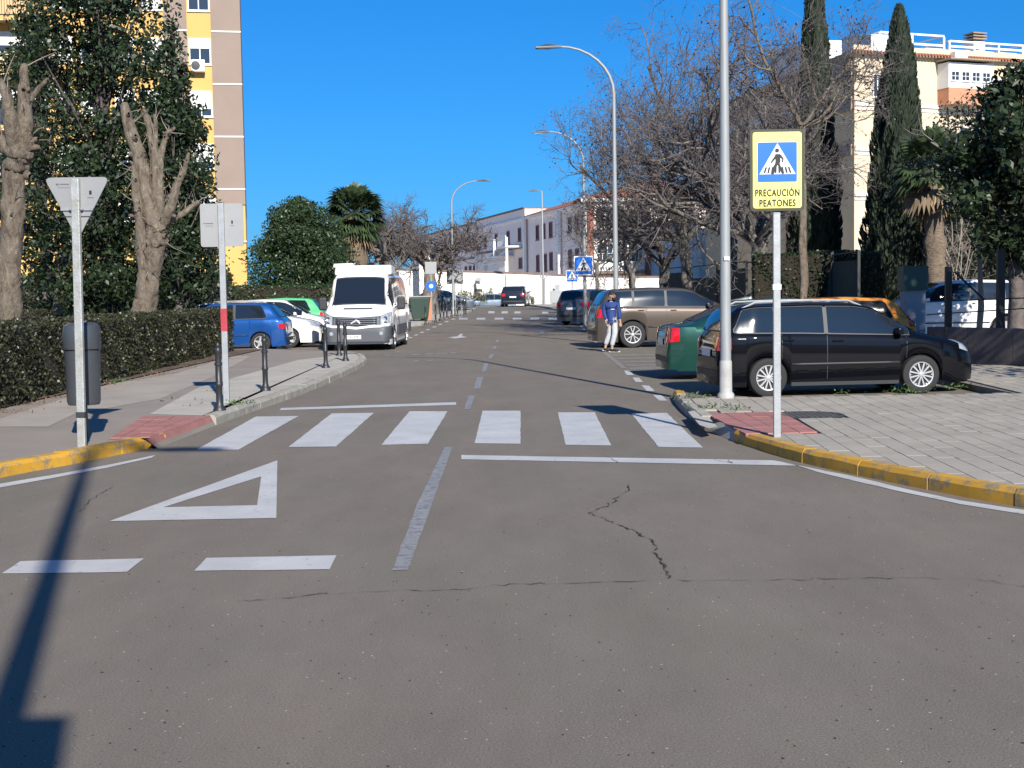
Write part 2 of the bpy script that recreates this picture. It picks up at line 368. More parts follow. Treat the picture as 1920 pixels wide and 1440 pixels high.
def kerb_stones(line, side, yellow, parent, length=.95, h=.128, skip=(), wd=.15):
    """kerb stones one by one along a polyline; side = +1 when the pavement lies to the left of the line"""
    L = [Vector(p) for p in line]; seg = []; acc = [0]
    for i in range(len(L)-1): acc.append(acc[-1]+(L[i+1]-L[i]).length)
    def at(s):
        s = min(max(s, 0), acc[-1]); i = max(j for j in range(len(acc)) if acc[j] <= s+1e-9); i = min(i, len(L)-2)
        return L[i].lerp(L[i+1], (s-acc[i])/max(1e-9, acc[i+1]-acc[i]))
    s = 0; k = 0
    while s < acc[-1]-.15:
        e = min(s+length, acc[-1]); a = s+.006; b = e-.006; n = 4 if length > .5 else 1; mb = MB()
        zt = h+random.uniform(-.006, .006); jit = random.uniform(-.008, .008)
        ps = [at(a+(b-a)*j/n) for j in range(n+1)]; tt = [(at(min(a+(b-a)*j/n+.1, acc[-1]))-at(max(0, a+(b-a)*j/n-.1))).normalized() for j in range(n+1)]
        V = []; F = []
        for p, t in zip(ps, tt):
            nn = Vector((-t.y, t.x))*side; 
            for o, z in ((0, -.05), (.004, zt-.035+random.uniform(-.006, .004)), (.03, zt+random.uniform(-.003, .003)), (wd, zt), (wd, -.05)):
                q = p+nn*(o+jit); V.append((q.x, q.y, z+gz(q.y)))
        for j in range(n):
            for m in range(4): F.append((j*5+m, (j+1)*5+m, (j+1)*5+m+1, j*5+m+1))
        F += [(0, 1, 2, 3, 4), tuple(n*5+m for m in (4, 3, 2, 1, 0))]
        mb.add(V, F); mb.build('kerb_stone', yellow(k) if callable(yellow) else yellow, parent); s = e; k += 1
pavL = slab('pavement', [p-Vector((0, 0)) for p in ([outline[0], outline[1]]+inset(k1, .12)+[G(283,821,PAV).xy, G(394,781,PAV).xy]+inset(k2, .12)+outline[-3:])], -.05, PAV, M_path)
tag(pavL, 'grey worn path between the left kerb and the clipped hedge', kind='structure')
kerb_stones(k1, 1, lambda k: M_kyel, pavL); kerb_stones(k2, 1, M_kerb, pavL, length=.8)
# lighter concrete strip beside the road, red tactile ramp, light strip beside the hedge
flat('concrete_strip', [(p.x, p.y) for p in GP([(392,780),(280,777),(372,727),(470,700),(560,675),(620,668)], PAV)]+[(p.x, p.y) for p in inset(k2, .17)[::-1][1:]], M_concl, pavL, z=PAV+.004)
flat('concrete_strip', GP([(0,800),(90,800),(140,776),(300,748),(400,706),(470,668),(440,666),(330,700),(200,722),(0,785)], PAV+.004), M_conc, pavL)
def tiles(quad, nx, ny, z, mt, parent, name='tile', gap=.012, h=.010, knobs=False, skip=None, lim=300):
    a, b, c, d = [Vector((p.x, p.y, 0)) for p in quad]
    P = lambda u, v: a.lerp(b, u).lerp(d.lerp(c, u), v)
    for j in range(ny):
        for i in range(nx):
            q = [P(i/nx, j/ny), P((i+1)/nx, j/ny), P((i+1)/nx, (j+1)/ny), P(i/nx, (j+1)/ny)]; m = sum(q, Vector())/4
            if skip and skip(m): continue
            q = [m+(p-m)*(1-gap/((p-m).length)) for p in q]
            mb = MB(); mb.prism([(p.x, p.y) for p in q], z-.02, z+h+random.uniform(-.002, .002)); mb.build(name, mt, parent)
flat('tactile_bed', GP([(204,824),(266,781),(392,781),(283,821)], PAV+.003), M_red, pavL)
tiles(GP([(206,823),(281,821),(391,782),(268,781)], PAV), 4, 5, PAV, M_red, pavL, skip=None)
# ramp down to the crossing
mbr = MB(); rp = [G(296,841), G(405,798)]; ri = [G(275,825, PAV), G(394,781, PAV)]; rm = [p.lerp(q, .45) for p, q in zip(rp, ri)]
up = Vector((0, 0, .002)); mbr.add([rp[0]+up, rp[1]+up, rm[1], rm[0]], [(0,1,2,3)]); mbr.build('dropped_ramp', M_path, pavL)
mbr = MB(); mbr.add([rm[0]+up*0, rm[1], ri[1]+up*4, ri[0]+up*4], [(0,1,2,3)]); mbr.build('dropped_ramp', M_red, pavL)

# ---- right pavement
K3 = [(1266,757),(1280,774),(1300,790),(1312,801)]
K4 = [(1375,828),(1420,843),(1500,867),(1600,890),(1700,911),(1820,935),(1920,953),(2080,985)]
k3 = [G(a, b).xy for a, b in K3]; k4 = curve([G(a, b).xy for a, b in K4], 3)
nose = [G(1262,748).xy]
edgeY = G(1500, 741, PAV).y
poly = nose+inset(k3, .13)+inset(k4, .13)+[Vector((16, k4[-1].y-3)), Vector((16, 26)), Vector((6.9, 26)), Vector((6.9, edgeY)), Vector((nose[0].x+.2, edgeY))]
pavR = slab('pavement', poly, -.05, PAV-.02, M_joint)
tag(pavR, 'pale block-paved corner on the right side of the crossing', kind='structure')
kerb_stones([nose[0]]+k3, 1, lambda k: M_kyel if k == 0 else M_kerb, pavR, length=.7); kerb_stones(k4, 1, M_kyel, pavR)
mbr = MB(); rp = [G(1312,801), G(1375,828)]; ri = [G(1350,791, PAV), G(1400,812, PAV)]
mbr.add([rp[0]+Vector((0,0,.003)), rp[1]+Vector((0,0,.003)), ri[1], ri[0]], [(0,1,2,3)]); mbr.build('dropped_ramp', M_concl, pavR)
flat('edge_slab', GP([(1290,772),(1315,767),(1345,800),(1330,803),(1312,797)], PAV+.002), M_concl, pavR)
# pavers: 0.2 x 0.2 m, joints running away from the camera; the nearest 300 are separate, the others one part
from mathutils.geometry import intersect_point_tri_2d
def inside(p, pl):
    c = False; n = len(pl); j = n-1
    for i in range(n):
        if (pl[i].y > p[1]) != (pl[j].y > p[1]) and p[0] < (pl[j].x-pl[i].x)*(p[1]-pl[i].y)/(pl[j].y-pl[i].y)+pl[i].x: c = not c
        j = i
    return c
redq = [g.xy for g in GP([(1318,774),(1466,772),(1535,812),(1400,816),(1345,795)], PAV)]
mhc = G(1512, 778, PAV)
cells = []; th = math.atan2(.28, 3.44)   # tilt of the courses
for i in range(-6, 75):
    for j in range(0, 62):
        lx = 1.9+i*.2; ly = 8.2+j*.3+(.15 if i % 2 else 0)
        cx = lx+.1+(ly-14)*math.tan(th)*.6; cy = ly+.15
        if cy > 26: continue
        corners = [(cx-.1, cy-.15), (cx+.1, cy-.15), (cx+.1, cy+.15), (cx-.1, cy+.15)]
        if all(inside(c, poly) for c in corners) and not inside((cx, cy), redq) and (cx-mhc.x)**2+(cy-mhc.y)**2 > .20:
            if cx > 9.5: continue
            cells.append((cy-.0*cx, cx, cy))
cells.sort(); 
def paver_mb(mb, cx, cy):
    t = random.uniform(-.0012, .0012); k = math.tan(th)*.6; x0, x1 = cx-.0960, cx+.0960; y0, y1 = cy-.1488, cy+.1488
    V = [(x0-k*.15, y0), (x1-k*.15, y0), (x1+k*.15, y1), (x0+k*.15, y1)]
    z = PAV+t; mb.add([(a, b, z+random.uniform(-.001, .001)) for a, b in V]+[(a, b, z-.03) for a, b in V], [(0,1,2,3),(0,4,5,1),(1,5,6,2),(2,6,7,3),(3,7,4,0)])
for _, cx, cy in cells[:300]:
    mb = MB(); paver_mb(mb, cx, cy); mb.build('paver', M_paver, pavR)
mb = MB()
for _, cx, cy in cells[300:]: paver_mb(mb, cx, cy)
tag(mb.build('paver', M_paver, pavR), kind='stuff')
flat('far_paving', [(9.5, 9, PAV-.004), (16, 9, PAV-.004), (16, 26, PAV-.004), (9.5, 26, PAV-.004)], M_paver, pavR)
q = GP([(1322,776),(1464,773),(1533,811),(1398,815)], PAV)
flat('tactile_bed', q, M_red, pavR, z=PAV-.004)
tiles([q[3], q[2], q[1], q[0]], 4, 4, PAV, M_red, pavR)
in1 = inset(k4, .14); in2 = inset(k4, .50)
for i_ in range(len(in1)-1): flat('mortar_strip', [in1[i_], in1[i_+1], in2[i_+1], in2[i_]], mat('mortar', (.30, .27, .22), .9, var=.15, scale=3, bump=.3), pavR, z=PAV-.003)
# manhole
mh = thing('manhole_cover', 'dark round iron manhole cover set in the right pavement', 'manhole', (mhc.x, mhc.y, PAV-.006))
mb = MB(); mb.lathe([(.44, 0), (.44, .012), (.40, .012), (.40, .006)], 32); mb.build('rim', mat('cast_iron', (.07, .068, .066), .6, metal=.4, var=.2), mh)
mb = MB(); mb.lathe([(.39, 0), (.39, .010)], 32)
for a in range(-5, 6):
    for b in range(-5, 6):
        if a*a+b*b < 26: mb.cbox((a*.068, b*.068, .012), (.035, .035, .006))
mb.build('lid', MATS['cast_iron'], mh)

# ---- second island on the left, and the far right pavement
def mpath(pts, off=0): return [G(a, b).xy for a, b in pts]
isl = mpath([(700,613.5),(770,612.6),(790,611),(815,604),(845,595),(868,587.5),(884,582.5)])
far_l = [Vector((isl[-1].x-.5, 100)), Vector((-22, 100)), Vector((-22, isl[0].y))]
def slab_gz(name, left, right, z0, mt, parent=None):      # strip between two polylines with the same count, following the rise
    V = []; F = []
    for a, b in zip(left, right):
        V += [(a[0], a[1], gz(a[1])+z0), (b[0], b[1], gz(b[1])+z0), (a[0], a[1], gz(a[1])-.04), (b[0], b[1], gz(b[1])-.04)]
    n = len(left)
    for i in range(n-1):
        o = 4*i; F += [(o, o+1, o+5, o+4), (o+1, o+3, o+7, o+5), (o, o+4, o+6, o+2)]
    F += [(0, 2, 3, 1), (4*n-4, 4*n-3, 4*n-1, 4*n-2)]
    mb = MB(); mb.add(V, F); return mb.build(name, mt, parent)
isl_d = [isl[1]]
for i in range(1, len(isl)-1):
    n = 3
    for k in range(1, n+1): isl_d.append(isl[i].lerp(isl[i+1], k/n))
isl_d.append(Vector((isl_d[-1].x+.05, 100)))
pv = tag(slab_gz('pavement', [(-26, p.y) for p in isl_d], [(p.x-.1, p.y) for p in isl_d], PAV, M_concl), 'light concrete pavement beyond the van with the row of bollards', kind='structure')
kerb_stones([isl[0]]+isl_d, 1, M_kerb, pv, length=1.0)
fr = [G(a, b).xy for a, b in [(1240,606),(1150,592),(1072,586),(1020,577.5),(985,573.5)]]
fr_d = []
for i in range(len(fr)-1):
    for k in range(4): fr_d.append(fr[i].lerp(fr[i+1], k/4))
fr_d.append(fr[-1])
pv = tag(slab_gz('pavement', [(p.x+.1, p.y) for p in fr_d], [(p.x+26, p.y+.01) for p in fr_d], PAV, M_concl), 'far right pavement in front of the white boundary wall', kind='structure')
kerb_stones(fr_d, -1, M_kerb, pv, length=1.5)
# garden soil on the left behind the hedge
gs = tag(sheet('garden_ground', -60, -7.25, 2, 38.3, .14, M_soil, nx=1), kind='structure')
gs = tag(sheet('lawn_ground', -80, -13.5, 38.3, 130, .10, mat('rough_lawn', (.07, .075, .03), .95, var=.5, scale=2)), kind='structure')
gs = tag(sheet('bounce_slab', -70, 5.5, 126.5, 300, .5, mat('bounce_pale', (.62, .58, .52), .9, var=.06, scale=.2)), kind='structure')  # pale slab added to bounce sunlight onto the long institutional wall
gs = tag(sheet('yard_ground', 9.2, 80, 26.4, 120, .05, mat('yard_gravel', (.34, .31, .26), .95, var=.2, scale=3)), kind='structure')  # yard tone lightened to bounce light onto the cream flank
# ================================================================ VEHICLES
def lerp(tab, x):
    xs = [t[0] for t in tab]; ys = [t[1] for t in tab]; return float(np.interp(x, xs, ys))
def smooth_tab(tab, k=.012):
    return lambda x: (lerp(tab, x-k)+2*lerp(tab, x)+lerp(tab, x+k))/4 if -.485 < x < .485 else lerp(tab, x)
SPEC = {
 'wagon': dict(L=4.2, W=1.66, H=1.47, wb=(-.315, .272), r=.305,
   top=[(-.5,.36),(-.498,.52),(-.490,.62),(-.478,.72),(-.455,.86),(-.425,.945),(-.36,.985),(-.15,1.0),(.02,.99),(.085,.955),(.25,.70),(.275,.665),(.40,.595),(.455,.54),(.482,.47),(.495,.38),(.5,.30)],
   belt=[(-.5,.35),(-.49,.60),(-.45,.665),(-.2,.655),(.23,.615),(.36,.56),(.44,.50),(.485,.41),(.5,.28)],
   width=[(-.5,.80),(-.49,.89),(-.45,.96),(-.36,1),(.30,1),(.40,.96),(.455,.87),(.485,.74),(.5,.62)],
   wind=(.095,.262), rear=(.71,.93), sidew=[(-.44,-.29),(-.275,-.10),(-.085,.225)]),
 'hatch': dict(L=3.75, W=1.62, H=1.40, wb=(-.33, .305), r=.285,
   top=[(-.5,.36),(-.496,.52),(-.487,.62),(-.45,.72),(-.385,.93),(-.33,.975),(-.10,1.0),(.05,.985),(.10,.955),(.265,.70),(.29,.665),(.41,.585),(.46,.52),(.485,.45),(.496,.37),(.5,.30)],
   belt=[(-.5,.35),(-.488,.61),(-.44,.66),(-.2,.65),(.24,.615),(.36,.56),(.45,.48),(.488,.39),(.5,.28)],
   width=[(-.5,.82),(-.488,.90),(-.44,.96),(-.34,1),(.30,1),(.40,.96),(.455,.87),(.485,.74),(.5,.62)],
   wind=(.11,.275), rear=(.70,.92), sidew=[(-.36,-.12),(-.10,.235)]),
 'lift': dict(L=4.5, W=1.70, H=1.45, wb=(-.275, .30), r=.31,
   top=[(-.5,.34),(-.497,.55),(-.49,.655),(-.475,.68),(-.40,.705),(-.24,.935),(-.18,.975),(-.04,1.0),(.05,.985),(.10,.955),(.25,.70),(.275,.665),(.41,.59),(.46,.53),(.485,.46),(.496,.37),(.5,.30)],
   belt=[(-.5,.33),(-.49,.61),(-.45,.655),(-.2,.65),(.24,.615),(.36,.56),(.45,.49),(.488,.40),(.5,.28)],
   width=[(-.5,.82),(-.49,.90),(-.44,.96),(-.34,1),(.30,1),(.40,.96),(.455,.87),(.485,.74),(.5,.62)],
   wind=(.11,.265), rear=None, rearslope=(-.385,-.255), sidew=[(-.31,-.11),(-.095,.225)]),
 'suv': dict(L=4.75, W=1.88, H=1.70, wb=(-.285, .295), r=.375,
   top=[(-.5,.38),(-.498,.52),(-.49,.63),(-.472,.74),(-.445,.87),(-.425,.945),(-.37,.98),(-.15,1.0),(.02,.985),(.075,.955),(.235,.735),(.26,.705),(.40,.655),(.455,.60),(.482,.53),(.495,.42),(.5,.32)],
   belt=[(-.5,.37),(-.49,.61),(-.45,.67),(-.2,.665),(.22,.645),(.36,.61),(.44,.55),(.485,.45),(.5,.30)],
   width=[(-.5,.80),(-.49,.88),(-.45,.95),(-.36,1),(.30,1),(.40,.97),(.455,.89),(.485,.77),(.5,.64)],
   wind=(.085,.245), rear=(.72,.92), sidew=[(-.42,-.285),(-.27,-.09),(-.075,.205)]),
}
def car(kind, label, loc, heading, paint, group=None, name='parked_car', spokes=5, seg=70, dims=None, rails=False, wheel_style='plain', trim=None, cat='car', lights=True, plate=True, side=0, antenna=False, scale=1.0, roofpaint=None, hw=None, taxi=False):
    S = dict(SPEC[kind]); 
    if dims: S.update(dims)
    L, W, H = S['L']*scale, S['W']*scale, S['H']*scale; r = S['r']*scale
    top = smooth_tab(S['top']); belt = smooth_tab(S['belt']); wid = smooth_tab(S['width'])
    root = thing(name, label, cat, loc, heading, group)
    wx = [b*L for b in S['wb']]; clear = .155*scale+.01; Ra = r*1.13
    xs = sorted(set(np.round(np.concatenate([np.linspace(-.5, .5, seg), [-.499,-.4975,-.494,-.487,.487,.494,.4975,.499], [ (x+dx)/L for x in wx for dx in np.linspace(-Ra, Ra, 15)]]), 4)))
    V = []; N = 19
    cab = lambda x: min(1, max(0, (top(x)-belt(x))/.28))
    def ringpts(x):
        t = top(x)*H; b = min(belt(x)*H, t-.012); w = wid(x)*W/2; X = x*L; lo = clear+ (.03 if abs(x) > .47 else 0)
        for q in wx:
            d = abs(X-q)
            if d < Ra: lo = max(lo, r+math.sqrt(max(0, Ra*Ra-d*d))*1.0)
        lo = min(lo, b-.02); c = cab(x); h = t-b
        pts = [(w*.965, lo), (w*.992, lo+.30*(b-lo)), (w*1.0, lo+.62*(b-lo)), (w*.99, lo+.88*(b-lo)), (w*.965, b)]
        fy0 = (.955, .93, .86, .74, .45, 0.0); fy1 = (.935, .865, .80, .735, .44, 0.0)
        fz0 = (.10, .30, .55, .80, .96, 1.0); fz1 = (.05, .52, .86, .955, .99, 1.0)
        for i in range(5):
            pts.append((w*(fy0[i]*(1-c)+fy1[i]*c), b+h*(fz0[i]*(1-c)+fz1[i]*c)))
        pts.append((0, t)); 
        return [(X, y, z) for y, z in pts]
    rings = [ringpts(x) for x in xs]; n = len(rings[0])
    vs = []; 
    for rg in rings: vs += rg + [(a, -b, c) for a, b, c in rg[-2::-1]]
    m = 2*n-1; F = [(i*m+j, (i+1)*m+j, (i+1)*m+j+1, i*m+j+1) for i in range(len(xs)-1) for j in range(m-1)]
    F += [tuple(range(m)), tuple((len(xs)-1)*m+j for j in range(m))[::-1]]
    mb = MB(); mb.add(vs, F)
    # dark underbody that closes the shell and the wheel wells
    body = mb.build('body', paint, root, smooth=42)
    bvh = BVHTree.FromPolygons([Vector(v) for v in vs], F)
    ub = MB(); ub.box(-L*.47, L*.46, -W*.33, W*.33, clear+.02, clear+.30)
    for q in wx: ub.box(q-Ra, q+Ra, -W*.36, W*.36, clear+.04, r+Ra-.01)
    ub.build('underbody', M_dark, root)
    # ---- pieces draped on the shell
    def drape(pname, cols, rows, frm, off, mt, parent=root, thick=0):
        """cols: (u, v0, v1); frm: 'L','R' side (u=x, v=z); 'F','B' ends (u=y, v=z); 'T' from above (u=x, v=y)"""
        Vv = []; nc = len(cols)
        for u, v0, v1 in cols:
            for k in range(rows+1):
                v = v0+(v1-v0)*k/rows
                o, d = {'L': ((u, 3, v), (0, -1, 0)), 'R': ((u, -3, v), (0, 1, 0)), 'F': ((6, u, v), (-1, 0, 0)), 'B': ((-6, u, v), (1, 0, 0)), 'T': ((u, v, 5), (0, 0, -1))}[frm]
                hit, nn, idx, ds = bvh.ray_cast(Vector(o), Vector(d))
                if hit is None:
                    hit, nn, idx, ds = bvh.find_nearest(Vector({'L': (u, W/2, v), 'R': (u, -W/2, v), 'F': (L/2, u, v), 'B': (-L/2, u, v), 'T': (u, v, H)}[frm]))
                if nn.dot(Vector(d)) > 0: nn = -nn
                Vv.append(hit+nn*off)
        Ff = [(i*(rows+1)+k, (i+1)*(rows+1)+k, (i+1)*(rows+1)+k+1, i*(rows+1)+k+1) for i in range(nc-1) for k in range(rows)]
        b = MB(); b.add(Vv, Ff); me = b.mesh(pname, 60); o = link(pname, me, mt, parent)
        if thick: md = o.modifiers.new('s', 'SOLIDIFY'); md.thickness = thick; md.offset = 0
        return o
    near = ('R', 'L')
    ap = S.get('sidew', [])
    for sd in near:
        for k, (a, b) in enumerate(ap):
            cols = []; cols2 = []; nn = 14; first = k == 0 and len(ap) > 1 or kind in ('hatch', 'lift') and k == 0
            for i in range(nn+1):
                x = a+(b-a)*i/nn; bz = belt(x)*H; tz = top(x)*H; lo = bz+.035*(H/1.5); hi = bz+(tz-bz)*.845
                if k == 0:      # rear window rakes forward at the top
                    hi = min(hi, lo+(x-a)*L*S.get('rake', 2.2)+.02)
                if k == 0: lo2 = lo+max(0, (.03-(x-a)*L))*.8
                else: lo2 = lo
                if hi-lo2 < .012: hi = lo2+.012
                cols.append((x*L, lo2, hi))
            big = [(c[0]+(-.012 if i == 0 else .012 if i == nn else 0), c[1]-.016, c[2]+.016) for i, c in enumerate(cols)]
            drape('window_trim', big, 6, sd, .0035, M_dark); drape('window', cols, 6, sd, .0075, M_glass)
        for (a0, b0), (a1, b1) in zip(ap[:-1], ap[1:]):
            cols = [(x*L, belt(x)*H+.02, belt(x)*H+(top(x)-belt(x))*H*.85) for x in np.linspace(b0-.004, a1+.004, 4)]
            drape('pillar_trim', cols, 6, sd, .0055, M_dark)
        # seams, handles, sill line
        for x in ([ap[-1][0]-.006, ap[-1][1]-.01] + ([ap[-2][0]+.012] if len(ap) > 2 else [])):
            drape('door_seam', [(x*L-.004, clear+.10, belt(x)*H-.0), (x*L+.004, clear+.10, belt(x)*H-.0)], 8, sd, .0015, M_dark)
        sx = (wx[0]+Ra+.02, wx[1]-Ra-.02)
        drape('side_moulding', [(x, H*.335, H*.335+.032) for x in np.linspace(sx[0], sx[1], 10)], 1, sd, .012, trim or M_dark, thick=.012)
        drape('sill', [(x, clear+.005, clear+.06) for x in np.linspace(sx[0], sx[1], 10)], 2, sd, .006, M_dark)
        for x in ([ap[-1][0]+.035] + ([ap[-2][0]+.035] if len(ap) > 2 else [])):
            z = belt(x)*H-.075; s_ = -1 if sd == 'R' else 1
            hit = bvh.ray_cast(Vector((x*L, 3*s_, z)), Vector((0, -s_, 0)))[0]
            hb = MB(); y = hit.y if hit else s_*W/2
            hb.cbox((x*L, y+s_*.012, z), (.17, .03, .028)); hb.build('door_handle', paint if not trim else trim, root, bevel=.008)
        # mirror
        x = .185 if kind != 'suv' else .17; s_ = -1 if sd == 'R' else 1
        y = s_*(W/2*.93); z = belt(x)*H+.07
        hb = MB(); hb.add([(x*L+dx, y+s_*dy, z+dz) for dx, dy, dz in ((-.06,-.02,-.05),(.05,.02,-.05),(.03,.02,.05),(-.06,-.02,.06),(-.06,.19,-.04),(.04,.17,-.04),(.02,.16,.06),(-.06,.19,.07))], [(0,1,2,3),(7,6,5,4),(0,4,5,1),(1,5,6,2),(2,6,7,3),(3,7,4,0)])
        hb.build('wing_mirror', paint, root, bevel=.02, smooth=60)
        # wheel-arch lip
        for q in wx:
            lip = []
            for t in np.linspace(-.15, math.pi+.15, 17):
                px_, pz_ = q+Ra*1.005*math.cos(t), r+Ra*1.005*math.sin(t)
                lip.append((px_, pz_))
            Vv = []
            for (px_, pz_) in lip:
                for k in (1.0, 1.055):
                    hx = q+(px_-q)*k; hz = max(clear, r+(pz_-r)*k); h_ = bvh.ray_cast(Vector((hx, 3*s_, hz)), Vector((0, -s_, 0)))[0]
                    yy = h_.y if h_ and abs(h_.y) > W*.40 else s_*W*.49
                    Vv.append((hx, yy+s_*.005, hz))
            b = MB(); b.add(Vv, [(2*i, 2*i+2, 2*i+3, 2*i+1) for i in range(16)]); o = link('arch_lip', b.mesh('arch_lip', 60), M_dark if kind == 'suv' else paint, root)
        if rails:
            b = MB(); yy = s_*W*.345
            P = [(x*L, yy, top(x)*H*.985+ (.045 if 0 < i < 9 else -.01)) for i, x in enumerate(np.linspace(-.40, .06, 10))]
            b.tube(P, .016, 6); b.build('roof_rail', M_galv, root, smooth=50)
    a, b = S['wind']; ts = np.linspace(a, b, 8)
    drape('windscreen_trim', [(x*L, -W*.385*(.96+.04*(x-a)/(b-a)), W*.385*(.96+.04*(x-a)/(b-a))) for x in np.linspace(a-.006, b+.006, 8)], 10, 'T', .004, M_dark)
    drape('windscreen', [(x*L, -W*.365*(.96+.06*(x-a)/(b-a)), W*.365*(.96+.06*(x-a)/(b-a))) for x in ts], 10, 'T', .009, M_glass)
    if S.get('rearslope'):
        a, b = S['rearslope']
        drape('rear_window', [(x*L, -W*.34, W*.34) for x in np.linspace(a, b, 8)], 8, 'T', .008, M_glass)
    else:
        zz = S['rear']; drape('rear_window_trim', [(y, zz[0]*H-.02, zz[1]*H+.015) for y in np.linspace(-W*.375, W*.375, 10)], 6, 'B', .004, M_dark)
        drape('rear_window', [(y, zz[0]*H, zz[1]*H) for y in np.linspace(-W*.35, W*.35, 10)], 6, 'B', .009, M_glass)
    # lights
    for s_ in (-1, 1):
        y0, y1 = s_*W*.26, s_*W*.425
        drape('headlight', [(y0+(y1-y0)*i/6, H*(.415+.01*i), H*(.50+.012*i)) for i in range(7)], 4, 'F', .008, M_lamp)
        sd = 'R' if s_ < 0 else 'L'
        drape('headlight', [(L*x, H*(.43+.9*(.475-x)), H*(.535-.0*(.475-x))) for x in np.linspace(.425, .478, 7)], 3, sd, .008, M_lamp)
        tz0, tz1 = S.get('tail', (.50, .64))
        drape('tail_light', [(s_*W*y, H*tz0, H*tz1) for y in np.linspace(.30, .445, 5)], 4, 'B', .010, M_redlight)
        drape('tail_light', [(L*x, H*(tz0+.3*(x+.49)), H*tz1) for x in np.linspace(-.493, -.452, 5)], 4, sd, .010, M_redlight)
    drape('grille', [(y, H*.39, H*.475) for y in np.linspace(-W*.2, W*.2, 8)], 2, 'F', .007, M_dark)
    drape('air_intake', [(y, H*.19, H*.30) for y in np.linspace(-W*.33, W*.33, 8)], 2, 'F', .007, M_dark)
    drape('bumper_strip', [(y, H*.22, H*.29) for y in np.linspace(-W*.42, W*.42, 10)], 2, 'B', .012, M_dark)
    if plate:
        drape('number_plate', [(y, H*.33, H*.33+.11) for y in np.linspace(-.26, .26, 6)], 2, 'F', .016, M_plate)
        drape('number_plate', [(y, H*.43, H*.43+.11) for y in np.linspace(-.26, .26, 6)], 2, 'B', .016, M_plate)
    # wheels
    for q in wx:
        for s_ in (-1, 1):
            wheel(root, (q, s_*(W/2-.115*scale), r), r, s_, spokes, wheel_style)
    if antenna:
        b = MB(); b.tube([(-.12*L, 0, H*.99), (-.14*L, 0, H*1.0+.16)], .006, 5); b.build('antenna', M_dark, root)
    if taxi:
        b = MB(); b.cbox((.0, 0, H*1.0+.06), (.12, .5, .12)); b.build('roof_sign', M_plate, root, bevel=.02)
    return root
def wheel(root, c, r, s_, spokes, style, rim_mat=None):
    e = bpy.data.objects.new('wheel', None); C.objects.link(e); e.parent = root; e.location = c; e.rotation_euler = (0, 0, 0 if s_ > 0 else math.pi)
    Mx = Matrix.Rotation(-math.pi/2, 4, 'X')         # lathe axis z -> +y (outwards)
    wd = .195
    t = MB(); t.lathe([(r*.62, -wd/2), (r*.93, -wd/2), (r, -wd/2+.03), (r, wd/2-.03), (r*.955, wd/2-.006), (r*.80, wd/2+.006), (r*.665, wd/2-.004), (r*.62, wd/2-.03)], 36, Mx)
    t.build('tyre', M_rubber, e, smooth=40)
    m = MB(); R0 = r*.66
    m.lathe([(R0, wd/2-.01), (R0*.985, wd/2+.004), (R0*.91, wd/2+.002), (R0*.88, wd/2-.03), (R0*.88, -.05)], 36, Mx, cap=False)
    hub = r*.14; m.lathe([(hub*1.1, wd/2-.06), (hub*1.1, wd/2-.012), (hub*.8, wd/2+.002), (.001, wd/2+.006)], 16, Mx, cap=False)
    def bar(a, w0, w1, r0, r1, y0, y1, sk=0):
        ca, sa = math.cos(a), math.sin(a); ca2, sa2 = math.cos(a+sk), math.sin(a+sk)
        P = []
        for rr, w_, y, c_, s2 in ((r0, w0, y0, ca, sa), (r1, w1, y1, ca2, sa2)):
            for sg in (-1, 1):
                P.append((c_*rr-s2*w_*sg, y, s2*rr+c_*w_*sg)); 
        P += [(x, y-.03, z) for x, y, z in P]
        m.add(P, [(0,1,3,2),(4,6,7,5),(0,4,5,1),(1,5,7,3),(3,7,6,2),(2,6,4,0)])
    for k in range(spokes):
        a = 2*math.pi*k/spokes+math.pi/2
        if style == 'double':
            for dd in (-1, 1): bar(a+dd*.17, r*.032, r*.045, hub*.8, R0*.93, wd/2-.004, wd/2-.004, dd*.10)
            bar(a+math.pi/spokes, r*.03, r*.03, R0*.80, R0*.93, wd/2-.008, wd/2-.004)
        elif style == 'star':
            bar(a, r*.16, r*.06, hub*.6, R0*.93, wd/2-.002, wd/2-.006)
        elif style == 'loop':
            for dd in (-1, 1): 
                bar(a, r*.03, r*.032, hub, R0*.55, wd/2-.004, wd/2-.004, dd*.24); bar(a+dd*.24, r*.032, r*.035, R0*.55, R0*.93, wd/2-.004, wd/2-.004, dd*.02)
        else: bar(a, r*.07, r*.09, hub, R0*.93, wd/2-.006, wd/2-.006)
    m.build('rim', rim_mat or M_alloy, e, smooth=35)
    m = MB(); m.lathe([(R0*.9, wd/2-.062), (R0*.9, wd/2-.056)], 24, Mx); m.build('brake_shadow_plate' if False else 'backing_disc', M_dark, e)
    return e

def paint(name, col, metal=.0, rough=.4): return mat(name, col, rough, metal=metal*.8, coat=.9, var=.02, scale=.6, spec=.12)
P_black = mat('paint_black_blue', (.0020, .0024, .0045), .5, spec=.04, coat=.7); P_green = paint('paint_dark_green', (.012, .055, .045), .35)
P_orange = paint('paint_orange', (.75, .25, .015)); P_brown = paint('paint_brown_grey', (.085, .070, .060), .5)
P_grey = paint('paint_grey', (.11, .13, .155), .5); P_white = paint('paint_white', (.74, .74, .73)); P_blue = paint('paint_blue', (.010, .065, .24), .3)
P_silver = paint('paint_silver', (.42, .45, .49), .6); P_bright = paint('paint_bright_green', (.10, .55, .20)); P_night = paint('paint_night', (.012, .018, .032), .3)

near = car('wagon', 'black estate car with silver roof rails and white hubcaps parked behind the lamp post', (XY(1563, 21.2), 21.22, 0), R(6.5), P_black, 'cars parked in the right-hand bays', seg=110,
    spokes=6, wheel_style='double', rails=True, scale=.958)
